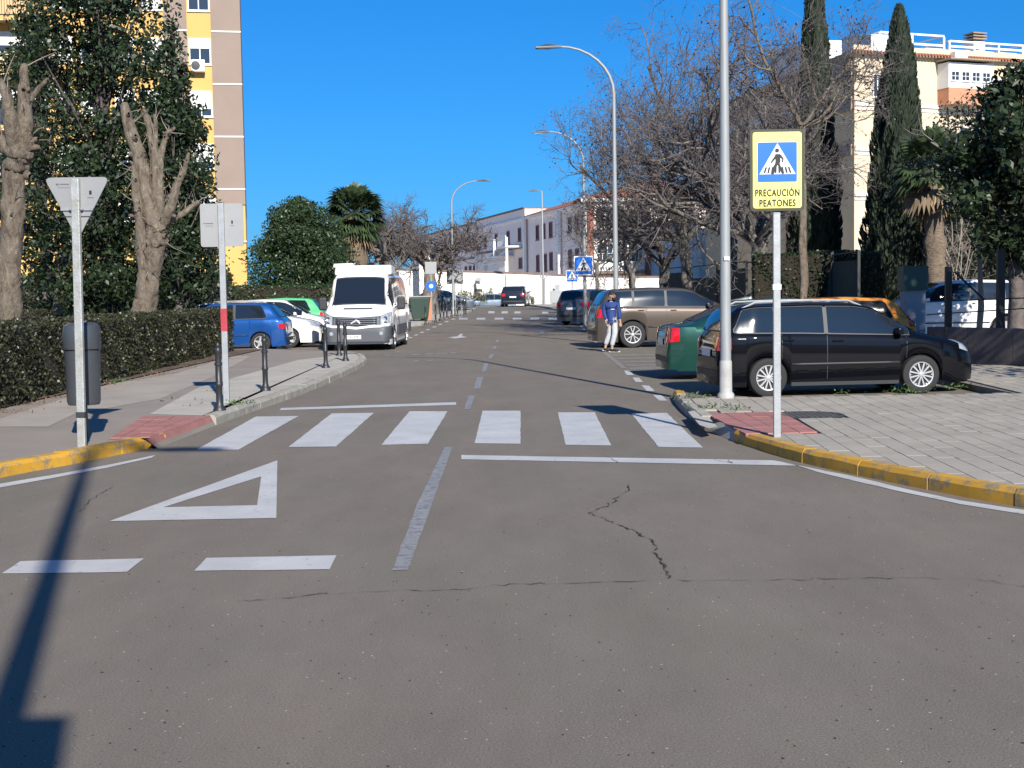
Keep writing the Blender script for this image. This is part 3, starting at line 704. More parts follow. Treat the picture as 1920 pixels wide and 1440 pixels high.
# light chrome line low on the black car's side and fuel-side indicator
grn = car('lift', 'dark green liftback parked between the black estate and the brown off-roader', (XY(1235, 25.2)+2.28, 25.3, 0), R(3), P_green, 'cars parked in the right-hand bays', antenna=True, scale=1.0, dims=dict(tail=(.47,.645)))
org = car('hatch', 'orange hatchback seen over the bonnet of the black estate', (XY(1706, 29)-1.86, 29.2, 0), R(180), P_orange, 'cars parked in the right-hand bays', dims=dict(H=1.42, tail=(.55,.75)))
brn = car('suv', 'brown-grey off-roader with large twin-spoke alloy wheels behind the walking man', (XY(1107, 38.5)+2.45, 39.6, 0), R(6), P_brown, 'cars parked in the right-hand bays', spokes=5, wheel_style='loop', rails=False, dims=dict(L=4.8))
gry = car('suv', 'dark grey off-roader seen from behind beyond the brown one', (XY(1104, 64)+.35, 66.5, gz(65)), R(58), P_grey, 'cars parked in the right-hand bays', seg=50, dims=dict(L=4.4))
car('hatch', 'silver car whose roof shows over the brown off-roader', (XY(1175, 52)+.5, 53, 0), R(20), P_silver, 'cars parked in the right-hand bays', seg=50, dims=dict(H=1.5))
# behind the yard fence
car('suv', 'white off-roader standing behind the fence posts in the shaded yard', (XY(1800, 36)-.2, 36.6, .05), R(180), P_white, 'cars in the fenced yard', seg=60, dims=dict(H=1.72, L=4.6))
car('suv', 'white van-like car with dark rear window behind the fence', (XY(1545, 47), 47.5, .3), R(0), P_white, 'cars in the fenced yard', seg=50, dims=dict(H=1.85, L=4.3))
car('wagon', 'white estate car behind the fence beside the plane trunk', (XY(1468, 48), 49, .25), R(180), P_white, 'cars in the fenced yard', seg=50, dims=dict(H=1.6))
# left bays
blu = car('hatch', 'bright blue three-door hatchback parked tail-out behind the hedge end', (XY(530, 39.4)-1.82, 40.1, 0), R(180), P_blue, 'cars parked in the left-hand bays', wheel_style='star', spokes=5, dims=dict(tail=(.46,.56), H=1.46, wb=(-.31,.31)))
wa = car('wagon', 'white estate car with roof rails and black bumper beside the blue hatchback', (XY(600, 42.6)-2.1, 43.2, 0), R(0), P_white, 'cars parked in the left-hand bays', rails=True, wheel_style='double', dims=dict(H=1.46))
wb_ = car('hatch', 'white hatchback with dark roof between the white estate and the van', (XY(618, 45.5)-1.85, 46.2, 0), R(2), P_white, 'cars parked in the left-hand bays', dims=dict(H=1.52))
car('hatch', 'white and green hatchback parked tail-out behind the two white cars', (XY(606, 50.5)-1.8, 51, 0), R(180), P_bright, 'cars parked in the left-hand bays', dims=dict(H=1.55, W=1.66), scale=1.0)
car('hatch', 'silver car just showing between the green hatchback and the van', (XY(612, 56)-1.2, 57, 0), R(180), P_silver, 'cars parked in the left-hand bays', seg=40)
# far end of the street
car('suv', 'black off-roader waiting at the far end of the road', (XY(967, 106), 108.5, gz(108)), R(84), P_night, 'cars at the far junction', seg=50, dims=dict(L=4.3, H=1.62, W=2.05))
car('lift', 'grey-blue car passing low behind the road crest', (XY(916, 112), 113.5, gz(112)-.42), R(180), paint('paint_greyblue', (.2, .26, .33), .5), 'cars at the far junction', seg=50)
car('lift', 'dark silver car parked behind the far bollards', (XY(826, 92), 93.5, gz(92)+.05), R(0), P_grey, 'cars at the far junction', seg=50)

# ---------------------------------------------------------------- the van
def van():
    L, W, H = 5.6, 2.05, 2.28
    top = [(-.5,.55),(-.498,.88),(-.48,.955),(-.42,.985),(0,1),(.24,.985),(.285,.955),(.385,.585),(.41,.545),(.47,.49),(.488,.42),(.496,.33),(.5,.25)]
    belt = [(-.5,.50),(-.48,.55),(.2,.55),(.33,.545),(.40,.50),(.46,.44),(.49,.34),(.5,.22)]
    width = [(-.5,.90),(-.49,.95),(-.45,1),(.30,1),(.40,.985),(.46,.94),(.488,.87),(.5,.80)]
    dims = dict(L=L, W=W, H=H, wb=(-.27, .335), r=.335, top=top, belt=belt, width=width, wind=(.292,.382), rear=(.6,.9), sidew=[(-.46,-.19),(-.175,.125),(.145,.345)], rake=9, tail=(.40,.62))
    P_van = mat('paint_van_white', (.80, .80, .80), .3, coat=.8)
    o = car('suv', 'white minibus van with roof air-conditioning box facing the camera, plate 1024 HMK', (XY(670, 39.2)-.02, 39.4+L/2, 0), R(-91), P_van, None, name='parked_van', dims=dims, plate=False, cat='van', seg=90)
    o.scale = (1, 1, 1)
    for c in list(o.children):
        n = c.name.split('.')[0]
        if n in ('headlight', 'grille', 'air_intake', 'side_moulding', 'number_plate'): bpy.data.objects.remove(c)
    xf = L/2
    body = [c for c in o.children if c.name.startswith('body')][0]
    bm = bmesh.new(); bm.from_mesh(body.data); bvh = BVHTree.FromBMesh(bm); bm.free()
    def fr(y, z, off=.01):
        h = bvh.ray_cast(Vector((6, y, z)), Vector((-1, 0, 0)))[0]; return Vector(((h.x if h else xf-.3)+off, y, z))
    def patch(name, outline, mt, off, thick=.0, nr=10):
        # outline columns (y, z0, z1) draped from the front
        V = []; 
        for y, a, b in outline:
            for k in range(nr+1): V.append(fr(y, a+(b-a)*k/nr, off))
        F = [(i*(nr+1)+k, (i+1)*(nr+1)+k, (i+1)*(nr+1)+k+1, i*(nr+1)+k+1) for i in range(len(outline)-1) for k in range(nr)]
        b = MB(); b.add(V, F); ob = link(name, b.mesh(name, 60), mt, o)
        if thick: md = ob.modifiers.new('s', 'SOLIDIFY'); md.thickness = thick; md.offset = 1
        return ob
    M_vg = mat('van_grey_plastic', (.075, .082, .095), .5)
    # dark bumper with fog-light recesses, white lip above it
    ys = np.linspace(-.99, .99, 21)
    patch('bumper', [(y, .24, .66-.05*(1-min(1, abs(y)/.45))+ (.03 if abs(y) > .7 else 0)) for y in ys], M_vg, .05, .03)
    patch('bumper_lip', [(y, .665-.05*(1-min(1, abs(y)/.45))+(.03 if abs(y) > .7 else 0), .735-.05*(1-min(1, abs(y)/.45))+(.04 if abs(y) > .7 else 0)) for y in ys], P_van, .06, .02, 3)
    patch('lower_intake', [(y, .46, .585) for y in np.linspace(-.42, .42, 8)], M_dark, .065)
    g0, g1 = .725, .985
    patch('grille_panel', [(y, g0-(.045 if abs(y) < .45 else 0), g1-.02+.05*abs(y)) for y in np.linspace(-.77, .77, 15)], M_vg, .02)
    for k in range(4):
        z = .735+k*.058
        patch('grille_bar', [(y, z, z+.034) for y in np.linspace(-.60, .60, 12)], mat('van_slat', (.12, .13, .15), .35, metal=.3), .045, .02, 2)
        patch('grille_gap', [(y, z-.022, z) for y in np.linspace(-.60, .60, 12)], M_dark, .028, 0, 2)
    for s in (-1, 1):
        patch('headlight_surround', [(s*y, .70+.0*y, 1.0+.38*(y-.68)) for y in np.linspace(.66, .975, 7)], M_dark, .022)
        hl = patch('headlight', [(s*y, .725, .985+.38*(y-.68)) for y in np.linspace(.70, .95, 7)], M_lamp, .032)
        for z, rr in ((.93, .062), (.79, .058)):
            p = fr(s*.83, z, .035); b = MB(); b.lathe([(rr, 0), (rr, .02), (rr*.75, .012), (.001, .006)], 18, Matrix.Translation(p) @ Matrix.Rotation(math.pi/2, 4, 'Y'), cap=False); b.build('lamp_bowl', M_chrome, hl, smooth=40)
        p = fr(s*.72, .50, .06); b = MB(); b.lathe([(.055, 0), (.055, .03), (.001, .035)], 14, Matrix.Translation(p) @ Matrix.Rotation(math.pi/2, 4, 'Y'), cap=False); b.build('fog_light', M_lamp, o, smooth=40)
        # big mirrors
        b = MB(); b.cbox((1.52, s*1.17, 1.36), (.12, .24, .38)); mm = b.build('wing_mirror', M_dark, o, bevel=.05)
        b = MB(); b.cbox((1.54, s*1.02, 1.24), (.05, .2, .05)); b.build('mirror_arm', M_dark, o)
    for k in range(3):
        pass
    patch('bonnet_vent', [(y, 1.2, 1.235) for y in np.linspace(-.42, .42, 8)], M_dark, .012, 0, 2)
    # emblem: partly broken silver badge
    b = MB(); p = fr(0.0, .84, .085)
    for (a, c, d, e) in ((-.15,-.05,-.07,.0),(-.09,-.02,.02,.06),(.0,.04,.09,.0),(.05,.0,.11,-.05)):
        q0 = Vector((p.x, a, p.z+c)); q1 = Vector((p.x, d, p.z+e)); b.tube([q0, q1], [.026, .022], 6)
    b.build('emblem', mat('badge_silver', (.8, .8, .8), .3, metal=.4), o)
    # plate
    b = MB(); p = fr(-.12, .40, .10); b.cbox((p.x, p.y, p.z), (.012, .52, .115)); pl = b.build('number_plate', M_plate, o)
    text(pl, '1024 HMK', (p.x+.009, p.y, p.z), .098, M_ink, rot=(math.pi/2, 0, math.pi/2), space=.95)
    # roof air-conditioning box
    b = MB(); b.add([(1.15,-.86,2.21),(1.15,.86,2.21),(-.2,.86,2.2),(-.2,-.86,2.2),(1.02,-.84,2.50),(1.02,.84,2.50),(-.2,.80,2.50),(-.2,-.80,2.50)], [(0,1,2,3),(4,5,6,7),(0,1,5,4),(1,2,6,5),(2,3,7,6),(3,0,4,7)])
    b.build('air_conditioning_box', P_van, o, bevel=.05, smooth=40)
    b = MB(); b.add([(1.0,-.92,2.44),(1.0,-.30,2.50),(.5,-.30,2.50),(.5,-.92,2.44),(.96,-.90,2.56),(.96,-.32,2.575),(.5,-.32,2.57),(.5,-.9,2.55)], [(0,1,2,3),(4,5,6,7),(0,1,5,4),(1,2,6,5),(2,3,7,6),(3,0,4,7)])
    b.build('roof_cover', P_van, o, bevel=.03, smooth=40)
    for s in (-1, 1):
        yy = s*(W/2+.008)
        b = MB(); b.box(-1.15, 1.35, min(yy, yy+s*.02), max(yy, yy+s*.02), .40, .72); b.build('side_moulding', M_vg, o, bevel=.02)
        b = MB(); b.box(-2.6, -1.95, min(yy, yy+s*.02), max(yy, yy+s*.02), .40, .72); b.build('side_moulding', M_vg, o, bevel=.02)
    # driver's sun visor/reflection strip, steering wheel seen through the glass are left to the glass
    return o
def text(parent, s, loc, size, mt, rot=(math.pi/2, 0, 0), space=1.0, ext=.002, bold=.0, sx=1, name='lettering', width=None, thick=0):
    cu = bpy.data.curves.new(name, 'FONT'); cu.body = s; cu.size = size; cu.align_x = 'CENTER'; cu.align_y = 'CENTER'; cu.extrude = ext; cu.offset = bold; cu.space_character = space; cu.resolution_u = 3
    t = bpy.data.objects.new('tmp', cu); C.objects.link(t); dg = bpy.context.evaluated_depsgraph_get()
    me = bpy.data.meshes.new_from_object(t.evaluated_get(dg)); bpy.data.objects.remove(t); me.name = name; me.materials.clear()
    if thick:
        V0 = [v.co.copy() for v in me.vertices]; F0 = [tuple(p.vertices) for p in me.polygons]; mb = MB()
        for ax, az in ((-1, 0), (1, 0), (0, .8), (0, -.8)): mb.add([(v.x+ax*thick, v.y+az*thick, v.z+random.random()*.0003) for v in V0], F0)
        me = bpy.data.meshes.new(name); me.from_pydata(mb.v, [], mb.f)
    if width: X = [v.co.x for v in me.vertices]; sx = width/(max(X)-min(X))
    o = link(name, me, mt, parent); o.location = loc; o.rotation_euler = rot; o.scale = (sx, 1, 1); return o
the_van = van()
# ================================================================ BUILDINGS AND WALLS
M_yel = mat('render_yellow', (.60, .37, .12), .85, var=.05, scale=.5, bump=.2, bscale=30)
M_brn = mat('render_taupe', (.26, .20, .165), .85, var=.06, scale=.5, bump=.2, bscale=30)
M_wht = mat('white_paint', (.74, .74, .72), .6, var=.05, scale=1)
M_warmed = mat('render_pale_warmed', (.82, .70, .64), .85, var=.07, scale=.25)  # base colour shifted warm to counter the blue shade on these walls
M_wall = mat('whitewashed_wall', (.80, .78, .74), .85, var=.06, scale=.3, bump=.2, bscale=6)
M_cop = mat('coping_brown', (.17, .12, .10), .8, var=.2)
M_tile = mat('roof_tiles', (.36, .13, .08), .85, var=.3, scale=3, bump=1, bscale=8)
M_cream = mat('render_cream', (.60, .50, .36), .85, var=.10, scale=.5, bump=.2, bscale=20)
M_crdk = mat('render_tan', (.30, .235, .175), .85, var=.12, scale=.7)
M_terra = mat('render_terracotta', (.52, .24, .14), .85, var=.08)
M_brick = mat('brick_red', (.36, .12, .08), .85, var=.3, scale=9)
M_shut = mat('roller_shutter', (.72, .72, .70), .5)
M_alu = mat('aluminium_frame', (.55, .56, .57), .4, metal=.3)
def frame_of(pl):   # matrix: local x along the facade, local y into the building, z up
    ang = math.atan2(pl.d.y, pl.d.x); return (pl.P.x, pl.P.y, 0), ang
def fwin(root, s0, s1, z0, z1, out=-1, frame=M_wht, fw=.07, shutter=0, mull=1, pane=M_bglass, depth=.05, cross=False, name='window'):
    """window in the facade plane y=0 of root (outside is -y when out=-1)"""
    o = out; b = MB(); y0, y1 = sorted((0, o*depth))
    b.box(s0-fw, s0, y0, y1, z0-fw, z1+fw); b.box(s1, s1+fw, y0, y1, z0-fw, z1+fw); b.box(s0, s1, y0, y1, z0-fw, z0); b.box(s0, s1, y0, y1, z1, z1+fw)
    for k in range(1, mull+1):
        c = s0+(s1-s0)*k/(mull+1); b.box(c-fw*.4, c+fw*.4, *sorted((o*.006, o*depth*.8)), z0, z1)
    if cross: c = (z0+z1)/2; b.box(s0, s1, *sorted((o*.006, o*depth*.7)), c-fw*.3, c+fw*.3)
    b.box(s0-fw*1.6, s1+fw*1.6, *sorted((0, o*depth*1.8)), z0-fw*1.9, z0-fw*1.05)
    w_ = b.build(name, frame, root)
    p = MB(); p.box(s0, s1, *sorted((0, o*.004)), z0, z1-(z1-z0)*shutter*.999); p.build('pane', pane, w_)
    if shutter:
        p = MB(); n = max(3, int((z1-z0)*shutter/.09)); zz = z1-(z1-z0)*shutter
        for k in range(n): a = zz+(z1-zz)*k/n; p.box(s0, s1, *sorted((0, o*.03)), a+.008, a+(z1-zz)/n)
        p.box(s0, s1, *sorted((0, o*.012)), zz, z1); p.build('shutter', M_shut, w_)
    return w_
# ---- yellow apartment block
YP = A(463, 500, 78); pl = Plane((YP.x, YP.y), (math.cos(R(11)), math.sin(R(11))))
loc, ang = frame_of(pl)
yb = thing('apartment_block', 'tall yellow and taupe apartment block with white roller shutters behind the garden trees', 'apartment block', loc, ang)
S = lambda px, py=300: pl.s(px, py)
Z = lambda py, px=400: pl.hit(px, py)[1]
b = MB(); b.box(-46, 0, 0, 14, 2.2, 34); b.build('wall', M_yel, yb)
b = MB(); b.box(-46, -.05, .05, 14, -.5, 2.2); b.build('plinth', M_crdk, yb)
for a, c in ((403, 456.5), (315, 358)):
    b = MB(); b.box(S(a), S(c) if c != 456.5 else .02, -.09, .3 if c != 456.5 else 14.02, Z(384), 34.02); b.build('taupe_panel', M_brn, yb)
    for k in range(-3, 4):
        zz = Z(157+98.5*k if c < 400 else 158+98.5*k); b = MB(); b.box(S(a)+.01, (S(c) if c < 400 else .03), -.13, -.088, zz-.04, zz+.04); b.build('floor_line', M_wht, yb)
rows = [(-24, 19), (75, 119), (173, 217), (272, 316), (370, 413)]
rr = random.Random(5)
for ca, cb in ((363, 399), (277, 311), (222, 256), (160, 196)):
    for i, (a, c) in enumerate(rows):
        sh = rr.choice([.35, .42, 1, 1, 0, .6]) if (ca, i) not in ((363, 1), (363, 0)) else (.38 if i == 1 else 0)
        fwin(yb, S(ca), S(cb), Z(c), Z(a), shutter=min(sh, .97) if not (ca == 363 and i in (2, 3)) else .72, mull=1, frame=M_wht)
b = MB(); b.box(S(364), S(390), -.55, -.15, Z(137), Z(115)); ac = b.build('air_conditioner', M_wht, yb, bevel=.02)
b = MB(); b.lathe([(.24, 0), (.24, .02), (.05, .03)], 20, Matrix.Translation((S(373), -.57, Z(126))) @ Matrix.Rotation(math.pi/2, 4, 'X')); b.build('fan_grille', M_dark, ac)
for k, zy in enumerate((-61, 38, 138, 240, 341)):      # balconies at the left end
    z = Z(zy, 50); s0, s1 = -30, S(104)
    b = MB(); b.box(s0, s1, -1.3, -.01, z-.22, z); bal = b.build('balcony', M_yel, yb)
    b = MB(); b.box(s0+.02, s1-.02, -1.31, -1.27, z-.26, z-.225); b.build('balcony_edge', M_wht, bal)
    b = MB()
    for q in np.arange(s0+.1, s1, .14): b.box(q-.012, q+.012, -1.26, -1.235, z, z+.92)
    b.box(s0, s1, -1.27, -1.22, z+.92, z+.98); b.build('railing', M_dark if k % 2 else M_wht, bal)
    if k in (1, 2):
        b = MB(); b.box(s0+.1, s1-.25, -1.22, -1.2, z+.08, z+.86); b.build('cloth_screen', mat('screen_ochre', (.60, .40, .20), .8), bal)
    b = MB(); b.box(s0+.3, s1-.3, -.06, -.012, z+.02, z+2.2); b.build('balcony_door', M_bglass, bal)
    b = MB(); b.box(s0+.3, s1-.3, -.10, -.062, z+1.5, z+2.25); b.build('door_shutter', M_shut, bal)
for i, (a, c) in enumerate(rows): 
    fwin(yb, S(112), S(140), Z(c), Z(a), shutter=[.97, .97, .4, .97, .5][i])

# ---- long pale institutional building with the street front in shade
WP = A(1097, 540, 150); pl2 = Plane((WP.x, WP.y), (-.245, 1)); loc, ang = frame_of(pl2)
wbld = thing('institution_building', 'long pale two-storey building with small dark windows behind the white boundary wall', 'building', loc, ang)
S = lambda px, py=500: pl2.s(px, py)
def Z2(px, py): return pl2.hit(px, py)[1]
sN, sM, sF, sE = 0, S(989), S(898), S(771)
zN, zM, zF = Z2(1090, 382), Z2(985, 392), Z2(815, 437)
b = MB(); b.box(sN, sM-.01, -16, 0, -.5, zN); b.build('wall', M_warmed, wbld)
b = MB(); b.box(sM, sF, -16, .25, -.5, zM); b.build('wall', M_warmed, wbld)
b = MB(); b.box(sF+.01, sE, -16, 0, -.5, (zF+zM)/2-.2); b.build('wall', M_warmed, wbld)
b = MB(); b.prism([(-16.5, zN), (.6, zN), (-8, zN+2.6)], sN-.4, sM-.02, axis='x'); b.build('roof', M_tile, wbld)
for a, c, z in ((sM, sF, zM), (sF, sE, (zF+zM)/2-.2)):
    b = MB(); b.box(a+.02, c-.02, -16.1, .45, z+.002, z+.22); b.build('roof_edge', M_cop, wbld)
for (a, c, px, py) in ((sM, sF, 940, 420), (sF, sE, 850, 441), (sM, sF, 940, 470), (sF, sE, 850, 489)):
    z = Z2(px, py); b = MB(); b.box(a+.03, c-.03, .252 if a == sM else .002, .42 if a == sM else .15, z-.12, z+.12); b.build('string_course', M_wht if py < 460 else M_cop, wbld)
b = MB(); b.box(sN+.05, sM-.1, .002, .4, zN-.35, zN-.02); b.build('string_course', M_wht, wbld)
for px in (1053.5, 989.5, 898.5):
    s = S(px); b = MB(); b.box(s-.35, s+.35, .26, .55, -.4, zM-1 if px < 1000 else zN-.4); b.build('downpipe', M_wht, wbld)
M_redw = mat('window_reveal_red', (.22, .08, .07), .7)
for px, a, c, wd in [(1009,424,448,1.2),(1021,421,445,1.2),(1034,418,443,1.2),(1047,415,440,1.2),(1070,409,434,1.2),(1083,404,430,1.2),
        (1009,480,507,1.2),(1023,478,507,1.2),(1034,475,504,1.2),(1047,473,503,1.2),(1070,470,500,1.2),(1083,468,498,1.2),
        (914,444,464,1.3),(935,440,460,1.3),(957.5,435,457,1.3),(979,429,450,1.3),(914.5,495,508,1.3),(980,485,501,1.6),
        (875,453,472,1.6),(881,451,470,1.6),(890,448,468,1.6),(848,458,477,1.6),(856,456,475,1.6),(838,461,479,1.8),(826,464,481,1.8),(815,467,484,1.8),
        (874,501,508,1.6),(882,500,507,1.6),(890,499,507,1.6),(850,503,509,1.6),(838,504,510,1.8)]:
    s = S(px); o = .255 if sM < s < sF else .0
    e = fwin(wbld, s-wd/2, s+wd/2, Z2(px, c), Z2(px, a), out=1, frame=M_redw, fw=.12, mull=1, depth=.08); e.location.y = o
b = MB(); b.prism([(0, 0), (3.0, 0), (1.4, 2.4)], -.2, .2, axis='x')
# white outside fire stair
s0, s1 = S(985), S(936); zz0, zz1 = .3, Z2(960, 464)
fs = MB()
for s in (s0+.4, (s0+s1)/2, s1-.4): fs.box(s-.14, s+.14, 2.2, 2.5, zz0, zz1+(1.1 if s < s1-1 else -2))
fs.box(s0, s0+5, .3, 2.6, zz1-.2, zz1); fs.box(s0+5, s1, .3, 2.6, Z2(950, 482)-.15, Z2(950, 482)+.05)
fs.build('fire_stair_frame', M_wht, wbld)
rl = MB()
for q in np.arange(s0, s0+5.1, .5): rl.box(q-.05, q+.05, 2.5, 2.58, zz1, zz1+1.2)
rl.box(s0, s0+5, 2.48, 2.6, zz1+1.15, zz1+1.28)
for q in np.arange(s0, s1, .7): rl.box(q-.05, q+.05, 2.6, 2.68, Z2(980, 508)-.3, Z2(980, 508)+1.1)
rl.box(s0, s1, 2.58, 2.7, Z2(980, 508)+1.05, Z2(980, 508)+1.2)
rl.build('stair_railing', M_wht, wbld)
st = MB(); n = 14
for k in range(n): 
    s = s0+5+(s1-s0-5)*k/n; z = zz1-(zz1-Z2(950, 495))*k/n; st.box(s, s+.9, 1.2, 2.4, z-.12, z)
st.build('stair_steps', M_wht, wbld)
# ---- brick and white front of the same complex, facing the street
pl3 = Plane((WP.x, WP.y), (1, .03)); loc, ang = frame_of(pl3)
gb = thing('gallery_house', 'white house front with red brick pillars, open gallery and balustrade behind bare trees', 'house', (WP.x, WP.y-.05, 0), ang)
X3 = lambda px, py=450: pl3.hit(px, py)[0]
Z3 = lambda py, px=1150: pl3.hit(px, py)[1]
x1 = X3(1226); zt = Z3(372)
b = MB(); b.box(0, x1+5, 0, 16, -.5, zt); b.build('wall', M_wall, gb)
b = MB(); b.prism([(-.8, zt), (x1+5.8, zt), ((x1+5)/2, zt+1.6)], -.6, 12, axis='y'); b.build('roof', M_tile, gb)
for a, c, t, u in ((1102, 1113, 369, 520), (1209, 1219, 369, 548)):
    b = MB(); b.box(X3(a), X3(c), -.35, -.01, Z3(u), Z3(t)); b.build('brick_pillar', M_brick, gb)
b = MB(); b.box(X3(1113), X3(1209), -.12, -.01, Z3(376), Z3(369)); b.build('brick_band', M_brick, gb)
b = MB(); b.box(-.4, x1+5.4, -.6, -.02, zt-.35, zt-.01); b.build('cornice', M_wht, gb)
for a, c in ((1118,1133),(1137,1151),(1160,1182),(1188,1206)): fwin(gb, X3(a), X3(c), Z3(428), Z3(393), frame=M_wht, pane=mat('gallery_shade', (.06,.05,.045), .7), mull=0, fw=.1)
for a, c in ((1120,1148),(1158,1176),(1184,1204)): fwin(gb, X3(a), X3(c), Z3(492), Z3(458), frame=M_wht, pane=M_bglass, mull=2, fw=.08, cross=True)
for a, c in ((436, 431), (513, 508)): b = MB(); b.box(X3(1115), X3(1207), -1.2, -.02, Z3(a), Z3(c)); b.build('balcony_slab', M_cop, gb)
b = MB()
for q in np.arange(X3(1116), X3(1206), .3): b.lathe([(.05, 0), (.09, .2), (.05, .55), (.07, .8)], 6, Matrix.Translation((q, -1.1, Z3(507))))
b.box(X3(1116), X3(1206), -1.2, -1.0, Z3(507)+.8, Z3(507)+.95); b.build('balustrade', M_wht, gb)
b = MB(); b.box(X3(1122), X3(1152), -.08, -.01, -.2, Z3(520)); b.build('garage_door', mat('door_wine_red', (.26, .045, .05), .6), gb)

# ---- white boundary wall with brown coping, built in straight lengths
bw = thing('boundary_wall', 'long whitewashed boundary wall with brown coping across the end of the street', 'boundary wall', (0, 0, 0))
stn = [(730, 114, 506), (800, 116, 508.5), (900, 118, 511), (985, 120, 514), (1062, 122, 518), (1140, 125, 520), (1300, 128, 521)]
for (pa, ya, ta), (pb, yb_, tb) in zip(stn[:-1], stn[1:]):
    p0, p1 = A(pa, ta, ya), A(pb, tb, yb_); b = MB(); n = Vector((0, .35, 0))
    q = [p0, p1, p1+n, p0+n]; b.add([(v.x, v.y, v.z) for v in q]+[(v.x, v.y, -.3) for v in q], [(0,1,2,3),(4,7,6,5),(0,4,5,1),(1,5,6,2),(2,6,7,3),(3,7,4,0)]); b.build('wall_panel', M_wall, bw)
    b = MB(); o = Vector((0, -.08, 0)); n2 = Vector((0, .5, 0)); q = [p0+o, p1+o, p1+o+n2, p0+o+n2]
    b.add([(v.x, v.y, v.z+.16) for v in q]+[(v.x, v.y, v.z+.003) for v in q], [(0,1,2,3),(4,7,6,5),(0,4,5,1),(1,5,6,2),(2,6,7,3),(3,7,4,0)]); b.build('coping', M_cop, bw)
b = MB(); p = A(797, 508, 113); b.box(p.x-.45, p.x+.45, p.y-.5, p.y+.4, -.3, A(797, 470, 113).z); b.build('gate_pillar', M_wall, bw)
for px, t, u, c in ((897, 521, 527, M_galv), (1146, 0, 0, None)):
    if c: a_ = A(px-4, t, 117.7); d_ = A(px+5, u, 117.7); b = MB(); b.box(a_.x, d_.x, 117.5, 117.6, d_.z, a_.z); b.build('wall_plaque', c, bw)
a_ = A(1040, 533, 120.8); d_ = A(1050, 560, 120.8); b = MB(); b.box(a_.x, d_.x, 120.6, 120.75, gz(120), a_.z); b.build('service_door', M_galv, bw)
a_ = A(892, 527, 117.5); b = MB(); b.box(a_.x-.06, a_.x+.06, 117.3, 117.4, gz(117)+.9, a_.z); b.box(a_.x-.06, a_.x+.5, 117.3, 117.42, gz(117)+1.2, gz(117)+1.45); b.build('letter_post', M_dark, bw)

# ---- cream apartment house on the right
CP = A(1602, 300, 100); plR = Plane((CP.x, CP.y), (1, .40)); plL = Plane((CP.x, CP.y), (-.2, 1))
zt = plR.hit(1625, 103)[1]; zp = plR.hit(1625, 86)[1]
locR, angR = frame_of(plR); locL, angL = frame_of(plL)
cb = thing('apartment_house', 'cream apartment house with rooftop pergola and glazed bay behind the cypresses', 'apartment house', locR, angR)
far = plL.s(1322, 200); lv = Vector((-.2, 1)).normalized()*far; ca_, sa_ = math.cos(-angR), math.sin(-angR)
lv = Vector((lv.x*ca_-lv.y*sa_, lv.x*sa_+lv.y*ca_))
foot = [(0, 0), (40, 0), (40+lv.x, lv.y), (lv.x, lv.y)]
b = MB(); b.prism(foot, -.5, zt); b.build('wall', M_cream, cb)
exp = [(-.4, -.45), (40.4, -.45), (40.4+lv.x, lv.y+.4), (lv.x-.4, lv.y+.4)]
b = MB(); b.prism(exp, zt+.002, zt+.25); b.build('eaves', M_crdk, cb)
b = MB(); b.prism([(-.3, -.3), (40.2, -.3), (40.2, 0), (0, 0)], zt+.252, zp); b.build('parapet', M_cream, cb)
# row of roof-tile ends under the parapet
b = MB()
for q in np.arange(-.3, 22, .28): b.tube([(q, -.62, zt+.12), (q, -.30, zt+.24)], .09, 6)
b.build('eave_tiles', M_tile, cb)
SR = lambda px, py=150: plR.hit(px, py)[0]; ZR = lambda px, py: plR.hit(px, py)[1]
s0, s1 = SR(1757), SR(1840); z0, z1 = ZR(1790, 170), ZR(1790, 128)
b = MB(); b.box(s0, s1, -1.3, -.01, z0, z1+.2); bay = b.build('glazed_bay', M_wht, cb)
b = MB(); b.box(s0+.03, s1-.03, -1.28, -.01, ZR(1790, 200), z0-.003); b.build('bay_base', M_terra, cb)
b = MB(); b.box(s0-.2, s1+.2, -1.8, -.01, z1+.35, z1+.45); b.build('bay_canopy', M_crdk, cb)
nw = 4; ww = (s1-s0)/4.6
for k in range(nw):
    a = s0+.25+k*(s1-s0-.3)/nw; 
    e = fwin(cb, a, a+ww*.72, z0+.55, z1-.5, frame=M_wht, mull=1, cross=True, fw=.06, depth=.06, name='bay_window'); e.location.y = -1.302
fwin(cb, SR(1638), SR(1652), ZR(1645, 180), ZR(1645, 140), fw=.1); fwin(cb, SR(1702), SR(1718), ZR(1705, 185), ZR(1705, 145), fw=.1)
for k, (px, t, u) in enumerate([(1860,150,172),(1895,155,178),(1640,230,268),(1705,235,275),(1800,240,280)]): fwin(cb, SR(px), SR(px+18), ZR(px, u), ZR(px, t), fw=.1, shutter=.4 if k % 2 else 0)
for py in (196, 280, 365):
    b = MB(); z = ZR(1640, py); b.box(.02, 39.9, -.12, -.01, z-.12, z+.12); b.build('string_course', M_wht, cb)
    b = MB(); b.box(.02, 39.9, -.08, -.01, z-.42, z-.34); b.build('string_course', M_wht, cb)
